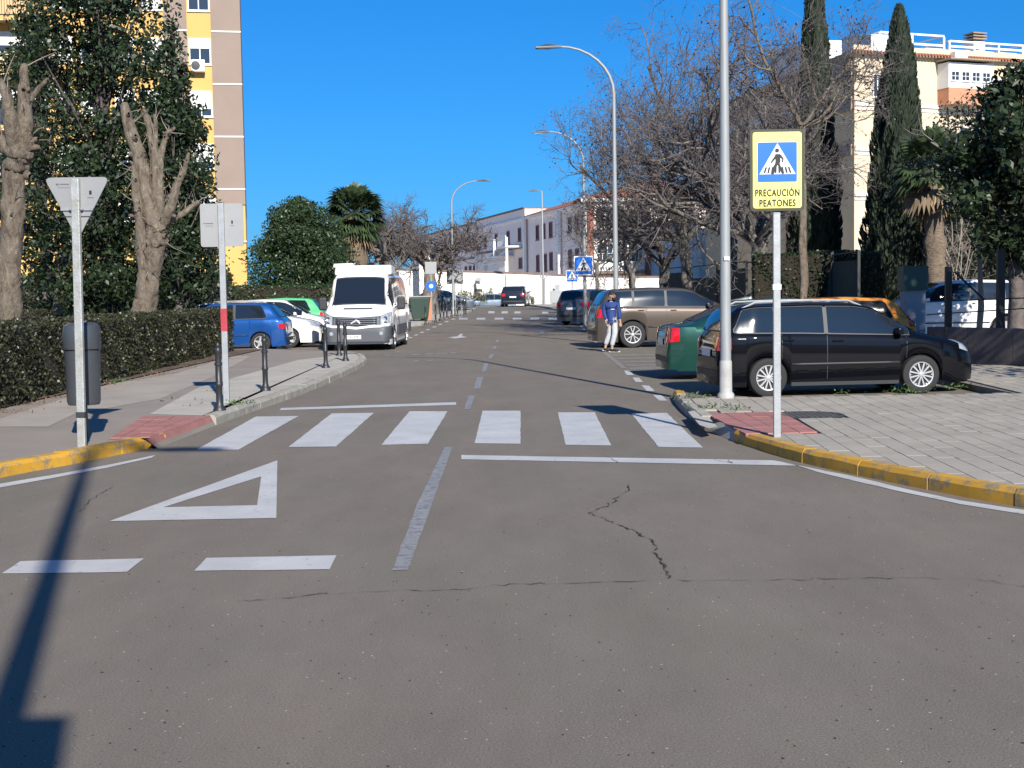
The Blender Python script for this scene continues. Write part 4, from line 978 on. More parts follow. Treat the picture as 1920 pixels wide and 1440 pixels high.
# rooftop pergola of white bars (two bays) and chimney
for (pa, pb, ta, tb, ba, bb, nb) in ((1648, 1768, 57, 72, 84, 104, 3), (1778, 1960, 70, 96, 100, 132, 5)):
    b = MB(); y = -.1
    za, zb = ZR(pa, ta), ZR(pb, tb); sa, sb = SR(pa, ta), SR(pb, tb); zt_ = (za+zb)/2
    b.box(sa, sb, y-.06, y+.06, zt_-.07, zt_+.07)
    for k in range(nb): q = sa+(sb-sa)*k/(nb-1); b.box(q-.07, q+.07, y-.065, y+.065, zp-.1, zt_-.072); b.box(q-.04, q+.04, y+.07, y+3.2, zt_-.05, zt_+.05)
    b.box(sa, sb, y+3.2, y+3.3, zt_-.07, zt_+.07)
    b.box(sa+.1, sb-.1, y-.04, y+.04, zp+.25, zp+.4)
    b.build('roof_pergola', M_wht, cb)
b = MB(); s = SR(1887, 85); b.box(s-.55, s+.55, 3, 4, zp-1, ZR(1887, 72)+.3); chm = b.build('chimney', M_wht, cb)
b = MB(); [b.box(s-.65, s+.65, 2.9, 4.1, ZR(1887, 72)+.45+k*.22, ZR(1887, 72)+.55+k*.22) for k in range(3)]; b.build('chimney_cowl', M_crdk, chm)
b = MB(); b.box(SR(1700), SR(1960), 5, 12, zp-1.2, zp+.9); b.build('roof_room', M_crdk, cb)
b = MB(); b.box(SR(1776, 105), SR(1800, 105), -.9, -.32, ZR(1788, 118), ZR(1788, 100)); b.build('air_conditioner', M_wht, cb, bevel=.03)
# shaded left flank: own frame
fl = thing('flank', None, None, locL, angL); fl.parent = cb; fl.matrix_parent_inverse = (Matrix.Translation(locR) @ Matrix.Rotation(angR, 4, 'Z')).inverted(); fl.name = 'side_front'
SL = lambda px, py=200: plL.hit(px, py)[0]; ZL = lambda px, py: plL.hit(px, py)[1]
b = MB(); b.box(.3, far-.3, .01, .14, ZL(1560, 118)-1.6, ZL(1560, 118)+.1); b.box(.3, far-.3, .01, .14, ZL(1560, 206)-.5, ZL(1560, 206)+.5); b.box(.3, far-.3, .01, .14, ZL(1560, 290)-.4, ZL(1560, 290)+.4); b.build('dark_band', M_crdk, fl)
for px, t, u in ((1486, 160, 208), (1420, 185, 225), (1380, 200, 235), (1486, 240, 275), (1420, 262, 292), (1360, 280, 305), (1420, 340, 370), (1486, 330, 372)):
    s = SL(px, (t+u)/2); fwin(fl, s-1.4, s+1.4, ZL(px, u), ZL(px, t), out=1, fw=.22, mull=1)
b = MB(); b.box(.05, far-.1, -.05, .008, .5, zt-.1); b.build('flank_tint_panel', mat('render_cream_warmed', (.66, .47, .27), .9, var=.12, scale=.4), fl)  # overlay panel coloured warm to offset the blue shade on this flank
# white roof rooms seen above the flank
for a, c, t, u in ((1418, 1502, 72, 135), (1550, 1604, 52, 115)):
    s_a, s_c = sorted((SL(a, u), SL(c, u))); z_ = ZL((a+c)/2, t+8)
    b = MB(); b.prism([(s_a, zt+.2), (s_c, zt+.2), (s_c, z_), (s_a, z_-.6)], -4.5, -1.2, axis='y'); b.build('roof_room', M_wht, cb).matrix_local = fl.matrix_local if False else (Matrix.Translation(locR) @ Matrix.Rotation(angR, 4, 'Z')).inverted() @ Matrix.Translation(locL) @ Matrix.Rotation(angL, 4, 'Z')
# ---- low dark building and retaining wall in the shaded yard at the right
M_dkwall = mat('dark_mottled_wall', (.10, .085, .08), .9, var=.3, scale=.6, bump=.3, bscale=12)  # dark brown base with random mottling
db = thing('service_building', 'low dull brown service building in deep shade behind the yard fence', 'building', (16.2, 47, 0), R(-6))
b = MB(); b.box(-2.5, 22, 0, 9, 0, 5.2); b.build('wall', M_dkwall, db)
b = MB(); b.box(-2.8, 22.3, -.4, 9.3, 5.203, 5.45); b.build('roof', M_cop, db)
for q in (1, 4.5, 8): fwin(db, q, q+1.3, 1.4, 2.6, frame=M_alu)
rw = thing('retaining_wall', 'low dark retaining wall under the yard fence at the right edge', 'low wall', (0, 0, 0))
wl = [(XY(1738, 27.5), 27.5), (XY(1990, 24.2), 24.2)]; d_ = (Vector(wl[1])-Vector(wl[0])); n_ = max(1, int(d_.length/1.0))
for k in range(n_):
    a = Vector(wl[0])+d_*k/n_; c = Vector(wl[0])+d_*(k+1)/n_; t = d_.normalized()*.006; nn = Vector((-d_.y, d_.x)).normalized()*.25
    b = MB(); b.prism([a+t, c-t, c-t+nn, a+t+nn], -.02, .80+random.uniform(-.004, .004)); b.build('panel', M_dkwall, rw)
kp = thing('meter_pillar', 'grey rendered pillar with a small meter door and green cap beside the yard', 'pillar', (XY(1716, 30), 30.2, 0))
b = MB(); b.box(-.225, .225, -.2, .2, 0, 1.52); b.build('shaft', mat('render_grey', (.30, .30, .31), .8, var=.06), kp)
b = MB(); b.box(-.27, .27, -.25, .25, 1.522, 2.05); b.build('cap', mat('green_paint', (.03, .075, .06), .6), kp)
b = MB(); b.box(.02, .10, -.212, -.201, .35, .62); b.build('meter_door', M_dark, kp)
# ================================================================ VEGETATION
def plane_bark():
    m = mat('plane_bark', (.2, .16, .12), rough=.92); t = m.node_tree; L = t.links.new; p = t.nodes['Principled BSDF']; tc = nd(t, 'ShaderNodeTexCoord')
    mp = nd(t, 'ShaderNodeMapping'); mp.inputs['Scale'].default_value = (1, 1, .45); L(tc.outputs['Object'], mp.inputs[0])
    a = nd(t, 'ShaderNodeTexNoise', i_Scale=9.0, i_Detail=7.0, i_Roughness=.7, i_Distortion=.6); L(mp.outputs[0], a.inputs['Vector'])
    cr = nd(t, 'ShaderNodeValToRGB'); cr.color_ramp.elements[0].position = .30; cr.color_ramp.elements[0].color = (.045, .034, .026, 1)
    cr.color_ramp.elements[1].position = .72; cr.color_ramp.elements[1].color = (.32, .265, .20, 1)
    for q, c in ((.42, (.13, .10, .075, 1)), (.50, (.20, .16, .12, 1)), (.56, (.17, .15, .115, 1)), (.60, (.27, .22, .165, 1))): e = cr.color_ramp.elements.new(q); e.color = c
    L(a.outputs['Fac'], cr.inputs[0]); L(cr.outputs[0], p.inputs['Base Color'])
    v = nd(t, 'ShaderNodeTexNoise', i_Scale=26.0, i_Detail=6.0, i_Roughness=.75); L(mp.outputs[0], v.inputs['Vector'])
    ad = nd(t, 'ShaderNodeMath', operation='ADD'); L(a.outputs['Fac'], ad.inputs[0]); L(v.outputs['Fac'], ad.inputs[1])
    b = nd(t, 'ShaderNodeBump', i_Strength=1.0, i_Distance=.06); L(ad.outputs[0], b.inputs['Height']); L(b.outputs[0], p.inputs['Normal']); return m
M_bark = plane_bark()
M_barkd = mat('dark_bark', (.11, .092, .085), .9, var=.4, scale=6, bump=1, bscale=14)
M_barkg = mat('grey_bark', (.14, .125, .11), .9, var=.45, scale=5, bump=1, bscale=14, stretch=(2, 2, .6), var2=(.05, .043, .038))
M_twig = mat('twigs', (.115, .098, .095), .9, island=.4)
M_twigp = mat('pale_twigs', (.22, .19, .16), .9, island=.3)
M_leafd = mat('leaf_dark', (.026, .044, .019), .42, island=.6, trans=.16, spec=.4)
M_leafm = mat('leaf_mid', (.035, .062, .024), .38, island=.5, trans=.18)
M_leafc = mat('leaf_cypress', (.028, .042, .024), .8, island=.45, trans=.08)
M_leafh = mat('leaf_hedge', (.042, .045, .021), .42, island=.6, trans=.12)
M_leafp = mat('leaf_palm', (.055, .085, .038), .45, island=.45, trans=.15)
M_leafo = mat('leaf_olive', (.13, .14, .09), .7, island=.4, trans=.1)
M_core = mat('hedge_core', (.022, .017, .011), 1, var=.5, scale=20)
M_dry = mat('dry_frond', (.20, .145, .09), .9, island=.4)

class TreeMesh:
    def __init__(s): s.V = []; s.F = []; s.n = 0
    def tube(s, P, r, k):
        P = np.asarray(P); m = len(P); T = np.gradient(P, axis=0); T /= (np.linalg.norm(T, axis=1, keepdims=True)+1e-9)
        ref = np.array([0.31, .2, 1.0]) if abs(T[0, 2]) < .85 else np.array([1.0, .2, 0])
        A_ = np.cross(T, ref); A_ /= (np.linalg.norm(A_, axis=1, keepdims=True)+1e-9); B_ = np.cross(T, A_)
        a = np.arange(k)*2*np.pi/k
        rj = np.asarray(r)[:, None, None]*np.ones((m, k, 1))
        if k >= 10: q_ = np.arange(m)[:, None, None]; a3 = a[None, :, None]; rj = rj*(1+.07*np.sin(a3*3+q_*.35)+.05*np.sin(a3*5-q_*.6)+.03*np.sin(a3*8+q_*1.1)+.025*np.sin(a3*11+q_*2.9))
        ring = P[:, None]+(A_[:, None]*np.cos(a)[None, :, None]+B_[:, None]*np.sin(a)[None, :, None])*rj
        i = np.arange(m-1)[:, None]*k; j = np.arange(k)[None]; j2 = (j+1) % k
        F = np.stack([i+j, i+j2, i+k+j2, i+k+j], -1).reshape(-1, 4)+s.n
        s.V.append(ring.reshape(-1, 3)); s.F.append(F); s.n += m*k
    def build(s, name, mt, parent, smooth=True):
        return link(name, mesh_np(name, np.concatenate(s.V), np.concatenate(s.F), smooth), mt, parent)
def unit(v): return v/(np.linalg.norm(v)+1e-9)
def leafmesh(name, Cn, L, W_, mt, parent, g, normal=None, jit=1.0, fold=True):
    """many small pointed leaves; Cn centres (n,3)"""
    n = len(Cn); d = g.normal(size=(n, 3)); 
    if normal is not None: d = normal*1.0+d*jit
    d /= np.linalg.norm(d, axis=1, keepdims=True)+1e-9           # leaf plane normal
    a = np.cross(d, g.normal(size=(n, 3))); a /= np.linalg.norm(a, axis=1, keepdims=True)+1e-9
    b = np.cross(d, a); l = (L*g.uniform(.6, 1.3, n))[:, None]/2; w_ = (W_*g.uniform(.6, 1.3, n))[:, None]/2
    V = np.stack([Cn-a*l, Cn+b*w_-a*l*.1+d*w_*.25, Cn+a*l, Cn-b*w_-a*l*.1+d*w_*.25], 1).reshape(-1, 3)
    F = np.arange(4*n).reshape(n, 4)
    return link(name, mesh_np(name, V, F), mt, parent)

def clumps_leaves(centres, radii, per, g, flat_=.8):
    out = []; nor = []
    for c, r in zip(centres, radii):
        n = int(per*(r*r)); v = g.normal(size=(n, 3)); v /= np.linalg.norm(v, axis=1, keepdims=True)
        rad = r*(1-.55*g.random(n)**1.6)[:, None]
        p = c+v*rad*np.array([1, 1, flat_])
        out.append(p); nor.append(v)
    return np.concatenate(out), np.concatenate(nor)

def leafy_tree(name, label, cat, x, y, z0, profile, ncl, per, leaf, mt, seed, trunk_r=.2, group=None, bark=None, clr=(.5, .9), hollow=.35, gap=0, ax=1.0):
    """profile: [(height, radius)] of the crown; leaves on clumps filling it"""
    g = np.random.default_rng(seed); t = thing(name, label, cat, (x, y, z0), 0, group)
    hs_ = [p[0] for p in profile]; rs = [p[1] for p in profile]; Cs = []; Rs = []
    while len(Cs) < ncl:
        h = g.uniform(hs_[0], hs_[-1]); R_ = np.interp(h, hs_, rs)
        if g.random() > (R_/max(rs))**.8+.08: continue
        a = g.uniform(0, 2*np.pi); q = R_*(1-hollow*g.random()**1.3)*(1+.10*math.sin(3*a+h*1.7+seed))
        cr = min(g.uniform(*clr), max(.22, R_*.8)); q = max(0, q-cr*.7)
        Cs.append(np.array([q*math.cos(a)*ax, q*math.sin(a), h])); Rs.append(cr)
    P, N = clumps_leaves(Cs, Rs, per, g)
    T = TreeMesh(); H = hs_[-1]
    T.tube([(0, 0, -.1), (.02, 0, H*.2), (-.05, .03, H*.5), (.02, 0, H*.85)], [trunk_r*1.25, trunk_r, trunk_r*.7, trunk_r*.2], 10)
    T.build('trunk', bark or M_barkd, t)
    if len(Cs) > 6:
        T = TreeMesh()
        for i in g.choice(len(Cs), min(len(Cs), 60), replace=False):
            c = Cs[i]; s_ = np.array([0, 0, max(hs_[0]*.6, c[2]*.62)]); mid = (s_+c)/2+g.normal(size=3)*.12
            T.tube([s_, mid, c], [trunk_r*.22, trunk_r*.13, .012], 4)
        T.build('branches', bark or M_barkd, t)
    c = leafmesh('crown', P, leaf[0], leaf[1], mt, t, g, N, .9); tag(c, kind='stuff')
    return t
def grow(T, twT, p, d, L, r, lvl, maxl, g, up=.12, wig=.28, kids=(6, 6, 5, 4), ends=None, ratio=(.50, .72), droop=0):
    n = 7 if lvl < 2 else 5 if lvl < maxl else 4; P = [p]; dd = d
    for i in range(n-1):
        dd = unit(dd+g.normal(size=3)*wig*(.8+.4*(lvl > 0))+np.array([0, 0, up-(droop if lvl >= maxl-1 else 0)])*.6); P.append(P[-1]+dd*L/(n-1))
    P = np.array(P); rr_ = np.linspace(r, max(.006, r*.38), n); k = 8 if lvl == 0 else 6 if lvl == 1 else 4 if lvl == 2 else 3
    (T if lvl <= 1 else twT).tube(P, rr_, k)
    if lvl >= maxl:
        if ends is not None: ends.append(P[-1]); ends.append(P[-2])
        return
    nk = kids[lvl] if lvl < len(kids) else 3
    for i in range(nk):
        t = .22+.78*(i+g.random()*.7)/nk; t = min(t, .99); f = t*(n-1); j = min(int(f), n-2); q = P[j]+(P[j+1]-P[j])*(f-j)
        base = unit(P[j+1]-P[j]); side = unit(np.cross(base, g.normal(size=3))); ang = g.uniform(.55, 1.15) if i < nk-1 else .3
        nd_ = unit(base*math.cos(ang)+side*math.sin(ang))
        grow(T, twT, q, nd_, L*g.uniform(*ratio)*(1.15-.45*t), rr_[j]*.62, lvl+1, maxl, g, up, wig, kids, ends, ratio, droop)
def bare_tree(label, x, y, z0, forkh, r0, limbs, seed, maxl=4, kids=(6, 6, 5, 4), group=None, lean=(0, 0), bark=None, twig=None, pods=.22, name='bare_tree', wig=.28, up=.12, ratio=(.50, .72), podmat=None, leafsize=.11):
    """limbs: [(azimuth deg, elevation deg, length, radius)]"""
    g = np.random.default_rng(seed); t = thing(name, label, 'tree', (x, y, z0), 0, group); T = TreeMesh(); TW = TreeMesh(); ends = []
    P = [np.array([0, 0, -.15]), np.array([0, 0, .0])]
    for k in range(1, 8): P.append(np.array([lean[0]*(k/7)**1.3*forkh+g.normal()*.03, lean[1]*(k/7)*forkh+g.normal()*.03, forkh*k/7]))
    rad = [r0*1.6, r0*1.35]+[r0*(1.12-.04*k)*(1+.07*g.normal()) for k in range(1, 8)]
    T.tube(np.array(P), rad, 14); T.build('trunk', bark or M_barkg, t); top = P[-1]
    T = TreeMesh()
    for az, el, L, r in limbs:
        d = np.array([math.cos(R(az))*math.cos(R(el)), math.sin(R(az))*math.cos(R(el)), math.sin(R(el))])
        grow(T, TW, top-np.array([0, 0, r*.8]), d, L, r, 0, maxl, g, up, wig, kids, ends, ratio)
    T.build('limb', bark or M_barkg, t); o = TW.build('twigs', twig or M_twig, t); tag(o, kind='stuff')
    if pods and ends:
        E = np.array(ends); m = g.random(len(E)) < pods; E = E[m]+g.normal(size=(m.sum(), 3))*.05-np.array([0, 0, .05])
        o = leafmesh('dry_leaves', E, leafsize, leafsize*.6, podmat or mat('dry_leaf', (.085, .072, .07), .9, island=.5), t, g); tag(o, kind='stuff')
    return t
def pollard(label, x, y, z0, pts, rad, stubs, seed, group=None, knobs=26):
    """thick pruned plane tree: trunk polyline, then thick stubs [(start index, [(dx,dy,dz)...], r0, r1)]"""
    g = np.random.default_rng(seed); t = thing('plane_tree', label, 'tree', (x, y, z0), 0, group)
    def dense(P, Rr, n=11):
        P = np.array(P, float); out = []; ro = []
        for i in range(len(P)-1):
            for k in range(n): out.append(P[i]+(P[i+1]-P[i])*k/n+g.normal(size=3)*.006*Rr[0]/.2); ro.append((Rr[i]+(Rr[i+1]-Rr[i])*k/n)*(1+.018*g.normal()+.05*math.sin(i*2.1+k*.45)))
        out.append(P[-1]); ro.append(Rr[-1]); return np.array(out), ro
    T = TreeMesh(); P, rr_ = dense(pts, rad); T.tube(P, rr_, 22); T.build('trunk', M_bark, t)
    allp = [(P[i], rr_[i]) for i in range(len(P)*6//10, len(P))]
    for si, S_, r0, r1 in stubs:
        T = TreeMesh(); b = np.array(pts[si], float); Q = [b]+[b+np.array(s_, float) for s_ in S_]
        P2, r2 = dense(Q, list(np.linspace(r0, r1, len(Q))), 8); T.tube(P2, r2, 14)
        T.tube(np.array([P2[-1], P2[-1]+unit(P2[-1]-P2[-2])*.02]), [r2[-1], .001], 10)
        T.build('cut_branch', M_bark, t); allp += [(P2[i], r2[i]) for i in range(2, len(P2))]
    T = TreeMesh()                                           # knots and short cut spurs
    for k in range(knobs):
        p, r = allp[g.integers(len(allp))]; d = unit(g.normal(size=3)*np.array([1, 1, .5])); L = g.uniform(.3, 1.1)*r+.03
        T.tube(np.array([p+d*r*.5, p+d*(r+L*.5), p+d*(r+L*.8)]), [r*.5, r*.36, r*.22], 7)
    tag(T.build('burrs', M_bark, t), kind='stuff'); T = TreeMesh()
    for k in range(knobs):                                   # thin new shoots
        p, r = allp[g.integers(len(allp))]; d = unit(g.normal(size=3)+np.array([0, 0, 1.2])); L = g.uniform(.15, .6)
        T.tube(np.array([p+d*r*.8, p+d*(r+L*.5)+g.normal(size=3)*.02, p+d*(r+L)]), [.014, .009, .004], 4)
    tag(T.build('shoots', M_twigp, t), kind='stuff')
    return t

# ---- clipped hedges: a dark twiggy core and leaves over it
def hedge(label, pts, wd, h, z0, seed, dens=420, leaf=.055, mt=None, group='clipped hedges of the garden', round_=.06, name='hedge'):
    g = np.random.default_rng(seed); t = thing(name, label, 'hedge', (0, 0, 0), 0, group); Pn = []; Nn = []
    for (a, b) in zip(pts[:-1], pts[1:]):
        a = np.array([*a, z0]); b = np.array([*b, z0]); d = unit(b-a); L = np.linalg.norm(b-a); s_ = np.array([-d[1], d[0], 0])
        mb = MB(); A2, B2 = Vector(a), Vector(b); S2 = Vector(s_)*(wd/2-.07); c = [A2-S2, B2-S2, B2+S2, A2+S2]
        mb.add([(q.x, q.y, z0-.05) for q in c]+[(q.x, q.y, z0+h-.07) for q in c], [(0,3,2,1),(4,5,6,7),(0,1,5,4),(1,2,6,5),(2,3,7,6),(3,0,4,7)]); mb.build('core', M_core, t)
        for (face, area) in (('t', L*wd), ('l', L*h), ('r', L*h), ('e', wd*h), ('s', wd*h)):
            n = int(area*dens); u = g.random(n); v = g.random(n); dep = g.random(n)**2*.10-.02; w_ = wd/2
            bump = .05*np.sin(u*L*1.9+seed)+.04*np.sin(u*L*4.3+v*7)
            if face == 't': P = a+d*(u*L)[:, None]+s_*((v-.5)*wd)[:, None]+np.array([0, 0, 1])*(h-dep+bump*.6)[:, None]; N = np.tile([0, 0, 1.0], (n, 1))
            elif face in 'lr':
                sg = 1 if face == 'l' else -1; P = a+d*(u*L)[:, None]+s_*(sg*(w_-dep+bump))[:, None]+np.array([0, 0, 1])*(v*h)[:, None]; N = np.tile(s_*sg, (n, 1))
            else:
                e = a if face == 's' else b; sg = -1 if face == 's' else 1; P = e+d*(sg*(-dep))[:, None]+s_*((u-.5)*wd)[:, None]+np.array([0, 0, 1])*(v*h)[:, None]; N = np.tile(d*sg, (n, 1))
            Pn.append(P); Nn.append(N)
    o = leafmesh('foliage', np.concatenate(Pn), leaf, leaf*.62, mt or M_leafh, t, g, np.concatenate(Nn), 1.1); tag(o, kind='stuff')
    return t
hedge('long low clipped hedge beside the left pavement, brownish twigs showing through', [(-7.6, 7), (-7.72, 18), (-8.1, 28), (-8.45, 37.6)], 1.05, 1.12, .14, 11, dens=900, leaf=.062, mt=M_leafh)
hedge('second low hedge inside the garden behind the plane trunks', [(-24, 31), (-10.9, 31.5)], 1.2, 1.25, .14, 12, dens=420, leaf=.07)
hedge('low hedge running back along the garden behind the leftmost plane tree', [(-11.2, 19.5), (-11.0, 29)], 1.2, .95, .14, 13, dens=300, leaf=.07)
hedge('tall dark hedge closing the garden in front of the yellow block', [(-34, 61), (-13.2, 62)], 1.6, 2.55, .12, 14, dens=120, leaf=.13, mt=M_leafd)
hedge('tall rounded dark hedge behind the white cars on the left', [(-17.5, 56), (-8.0, 58.5)], 1.6, 1.9, .12, 15, dens=160, leaf=.12, mt=M_leafm)

# fallen leaves and soil rim under the front hedge, weeds at the kerbs
def tufts(label, spots, seed, mt, hh=.07, n=26, name='weeds', sp=.09):
    g = np.random.default_rng(seed); P = []
    for (x, y, z, s_) in spots: P.append(np.array([x, y, z])+np.abs(g.normal(size=(int(n*s_), 3)))*np.array([0, 0, hh*.5])+g.normal(size=(int(n*s_), 3))*np.array([sp*s_, sp*s_*.7, .012]))
    return tag(leafmesh(name, np.concatenate(P), .055, .022, mt, None, g), label, 'weeds', kind='stuff')
M_weed = mat('weed_green', (.07, .13, .03), .6, island=.5, trans=.2)
sp_ = lambda px, py, s_=1, z=PAV: (lambda q: (q.x, q.y, q.z, s_))(G(px, py, z))
tufts('green weeds growing along the pavement edges and under the black car', [sp_(1700,735,1.6), sp_(1682,734,1.4), sp_(1780,728,1.3), sp_(1800,727,1), sp_(1575,737,.5), sp_(1290,748,1.2), sp_(1310,744,1), sp_(1320,766,1), sp_(1360,765,.8), sp_(1385,768,1),
      sp_(452,757,1.3), sp_(446,760,1), sp_(225,716,1.6), sp_(215,719,1)], 31, M_weed)
q = [sp_(x, y, .7) for x, y in ((20,772),(60,757),(100,745),(150,733),(190,722),(240,712),(290,704),(300,700),(340,690),(370,682),(410,674),(430,669))]
o = tufts('brown fallen leaves along the foot of the long hedge', q, 32, mat('fallen_leaf', (.16, .09, .05), .9, island=.5), hh=.02, n=70, name='fallen_leaves', sp=.3)
o['category'] = 'leaves'
q = [sp_(x, y, .5) for x, y in ((300,752),(322,748),(375,750),(398,733),(570,710),(418,690),(380,757),(345,762))]
o = tufts('a few dark dead leaves scattered on the left concrete strip', q, 33, mat('dead_leaf', (.05, .03, .02), .9, island=.5), hh=.01, n=9, name='fallen_leaves', sp=.12); o['category'] = 'leaves'

# ---- pollarded plane trees on the left
def PX(px, py, Y): return A(px, py, Y)
def rel(base, px, py, Y): q = A(px, py, Y); return (q.x-base[0], q.y-base[1], q.z-base[2])
B = (XY(18, 24), 24, .14); rl_ = lambda px, py, dy=0: rel(B, px, py, 24+dy)
pollard('leftmost pollarded plane tree with pale knobbly head and two upright stubs', *B, [rl_(17, 700), rl_(17, 620), rl_(18, 520), rl_(22, 420), rl_(28, 330), rl_(34, 285)], [.30, .215, .20, .185, .20, .25],
    [(5, [rl_(52-0, 0) if 0 else tuple(np.array(rl_(48, 235))-np.array(rl_(34, 285))), tuple(np.array(rl_(44, 165, .2))-np.array(rl_(34, 285))), tuple(np.array(rl_(46, 120, .2))-np.array(rl_(34, 285)))], .19, .055),
     (5, [tuple(np.array(rl_(20, 225, -.2))-np.array(rl_(34, 285))), tuple(np.array(rl_(12, 180, -.3))-np.array(rl_(34, 285))), tuple(np.array(rl_(-2, 150, -.3))-np.array(rl_(34, 285)))], .16, .06),
     (5, [tuple(np.array(rl_(62, 265, .1))-np.array(rl_(34, 285))), tuple(np.array(rl_(50, 262, .1))-np.array(rl_(34, 285)))], .15, .10),
     (5, [tuple(np.array(rl_(-10, 262, .1))-np.array(rl_(34, 285))), tuple(np.array(rl_(-28, 200, .1))-np.array(rl_(34, 285)))], .17, .08),
     (5, [tuple(np.array(rl_(56, 190, .1))-np.array(rl_(34, 285))), tuple(np.array(rl_(72, 165, .1))-np.array(rl_(34, 285))), tuple(np.array(rl_(90, 148, .1))-np.array(rl_(34, 285)))], .07, .03)], 41, 'pollarded plane trees of the garden', 16)
B = (XY(268, 32.4), 32.4, .14); rl_ = lambda px, py, dy=0: rel(B, px, py, 32.4+dy)
d_ = lambda k, *a: tuple(np.array(rl_(*a))-np.array(pp[k]))
pp = [rl_(255, 640), rl_(268, 595), rl_(278, 530), rl_(290, 460), rl_(296, 430)]
pollard('big forked plane tree with many cut stubs behind the low hedge', *B, pp, [.40, .30, .26, .25, .26],
    [(4, [d_(4, 275, 370), d_(4, 262, 300), d_(4, 245, 245), d_(4, 232, 195)], .26, .10),
     (4, [d_(4, 292, 360, .2), d_(4, 290, 300, .2), d_(4, 283, 240, .2), d_(4, 268, 205, .2)], .20, .06),
     (4, [d_(4, 318, 395, -.2), d_(4, 332, 345, -.3), d_(4, 345, 320, -.3), d_(4, 354, 287, -.3)], .15, .035),
     (4, [d_(4, 322, 410, .3), d_(4, 345, 400, .4), d_(4, 372, 378, .5)], .11, .06),
     (2, [d_(2, 268, 480, -.1), d_(2, 262, 420, -.2), d_(2, 256, 360, -.2), d_(2, 252, 310, -.2)], .17, .08),
     (4, [d_(4, 300, 300), d_(4, 312, 250), d_(4, 328, 240)], .12, .03), (4, [d_(4, 290, 290), d_(4, 292, 230), d_(4, 290, 215)], .10, .03)], 42, 'pollarded plane trees of the garden', 60)
B = (XY(118, 46), 46, .12); rl_ = lambda px, py, dy=0: rel(B, px, py, 46+dy); pp = [rl_(115, 590), rl_(120, 500), rl_(128, 430), rl_(140, 370)]
pollard('slim plane tree seen between the two thick ones, tilted to the right', *B, pp, [.28, .22, .20, .18], [(3, [d_(3, 148, 340), d_(3, 146, 325)], .12, .06), (3, [d_(3, 160, 345), d_(3, 170, 330)], .10, .06), (3, [d_(3, 175, 390), d_(3, 195, 365)], .10, .08)], 43, 'pollarded plane trees of the garden', 10)
B = (XY(222, 50), 50, .12); rl_ = lambda px, py, dy=0: rel(B, px, py, 50+dy); pp = [rl_(222, 590), rl_(222, 520), rl_(224, 440)]
pollard('short pale trunk in the shade behind the big forked plane', *B, pp, [.24, .2, .16], [(2, [d_(2, 228, 400), d_(2, 232, 380)], .12, .06)], 44, 'pollarded plane trees of the garden', 5)

# ---- evergreen trees in the garden
leafy_tree('magnolia_tree', 'tall dark glossy evergreen tree filling the upper left, taller than the picture', 'tree', XY(205, 42), 42, .12,
    [(.9, 1.6), (2.2, 3.0), (5, 3.5), (8, 3.2), (10.5, 2.6), (12.5, 1.6), (14, .3)], 270, 340, (.17, .10), M_leafd, 51, .28, 'evergreen trees of the garden', clr=(.45, .85), hollow=.75, ax=.92)
leafy_tree('magnolia_tree', 'narrower pointed dark evergreen tree in front of the yellow wall corner', 'tree', XY(338, 40.5), 40.5, .12,
    [(1.4, .9), (2.5, 1.3), (4.5, 1.35), (6.5, 1.05), (8.2, .6), (9.4, .15)], 150, 430, (.17, .09), M_leafd, 52, .16, 'evergreen trees of the garden', clr=(.35, .6), hollow=.7)
leafy_tree('magnolia_tree', 'looser evergreen tree behind the leftmost plane, balconies showing through', 'tree', XY(88, 50), 50, .12,
    [(1.0, 1.6), (3.2, 2.6), (6, 2.6), (8.5, 1.9), (11, 1.1), (12.5, .2)], 150, 300, (.18, .10), M_leafd, 53, .2, 'evergreen trees of the garden', clr=(.4, .7), hollow=.6)
leafy_tree('evergreen_bush', 'broad dark evergreen bush low under the pointed tree', 'bush', XY(372, 45), 45, .1,
    [(.3, 1.2), (1.2, 1.5), (2.0, 1.3), (2.9, .6)], 40, 300, (.14, .08), M_leafd, 54, .1, clr=(.3, .5), hollow=.6)
leafy_tree('evergreen_bush', 'dark evergreen shoot with ragged top at the wall corner', 'bush', XY(398, 43.5), 43.5, .1,
    [(1.2, .5), (2.6, .8), (4.0, .75), (5.1, .3)], 34, 300, (.15, .08), M_leafd, 55, .1, clr=(.28, .45), hollow=.6)
leafy_tree('round_tree', 'dense rounded green tree beside the white van, under the open sky', 'tree', XY(562, 62), 62, .1,
    [(.3, 1.9), (1.5, 2.35), (3.2, 2.35), (4.6, 1.95), (5.4, 1.1), (5.8, .3)], 300, 420, (.17, .075), M_leafm, 56, .2, clr=(.4, .7), hollow=.45, ax=.98)
leafy_tree('round_tree', 'small looser green bush right of the dense rounded tree', 'bush', XY(625, 66), 66, .1,
    [(.3, 1.3), (1.6, 1.6), (3.4, 1.4), (4.7, .6)], 90, 330, (.17, .075), M_leafm, 57, .12, clr=(.4, .6), hollow=.5)

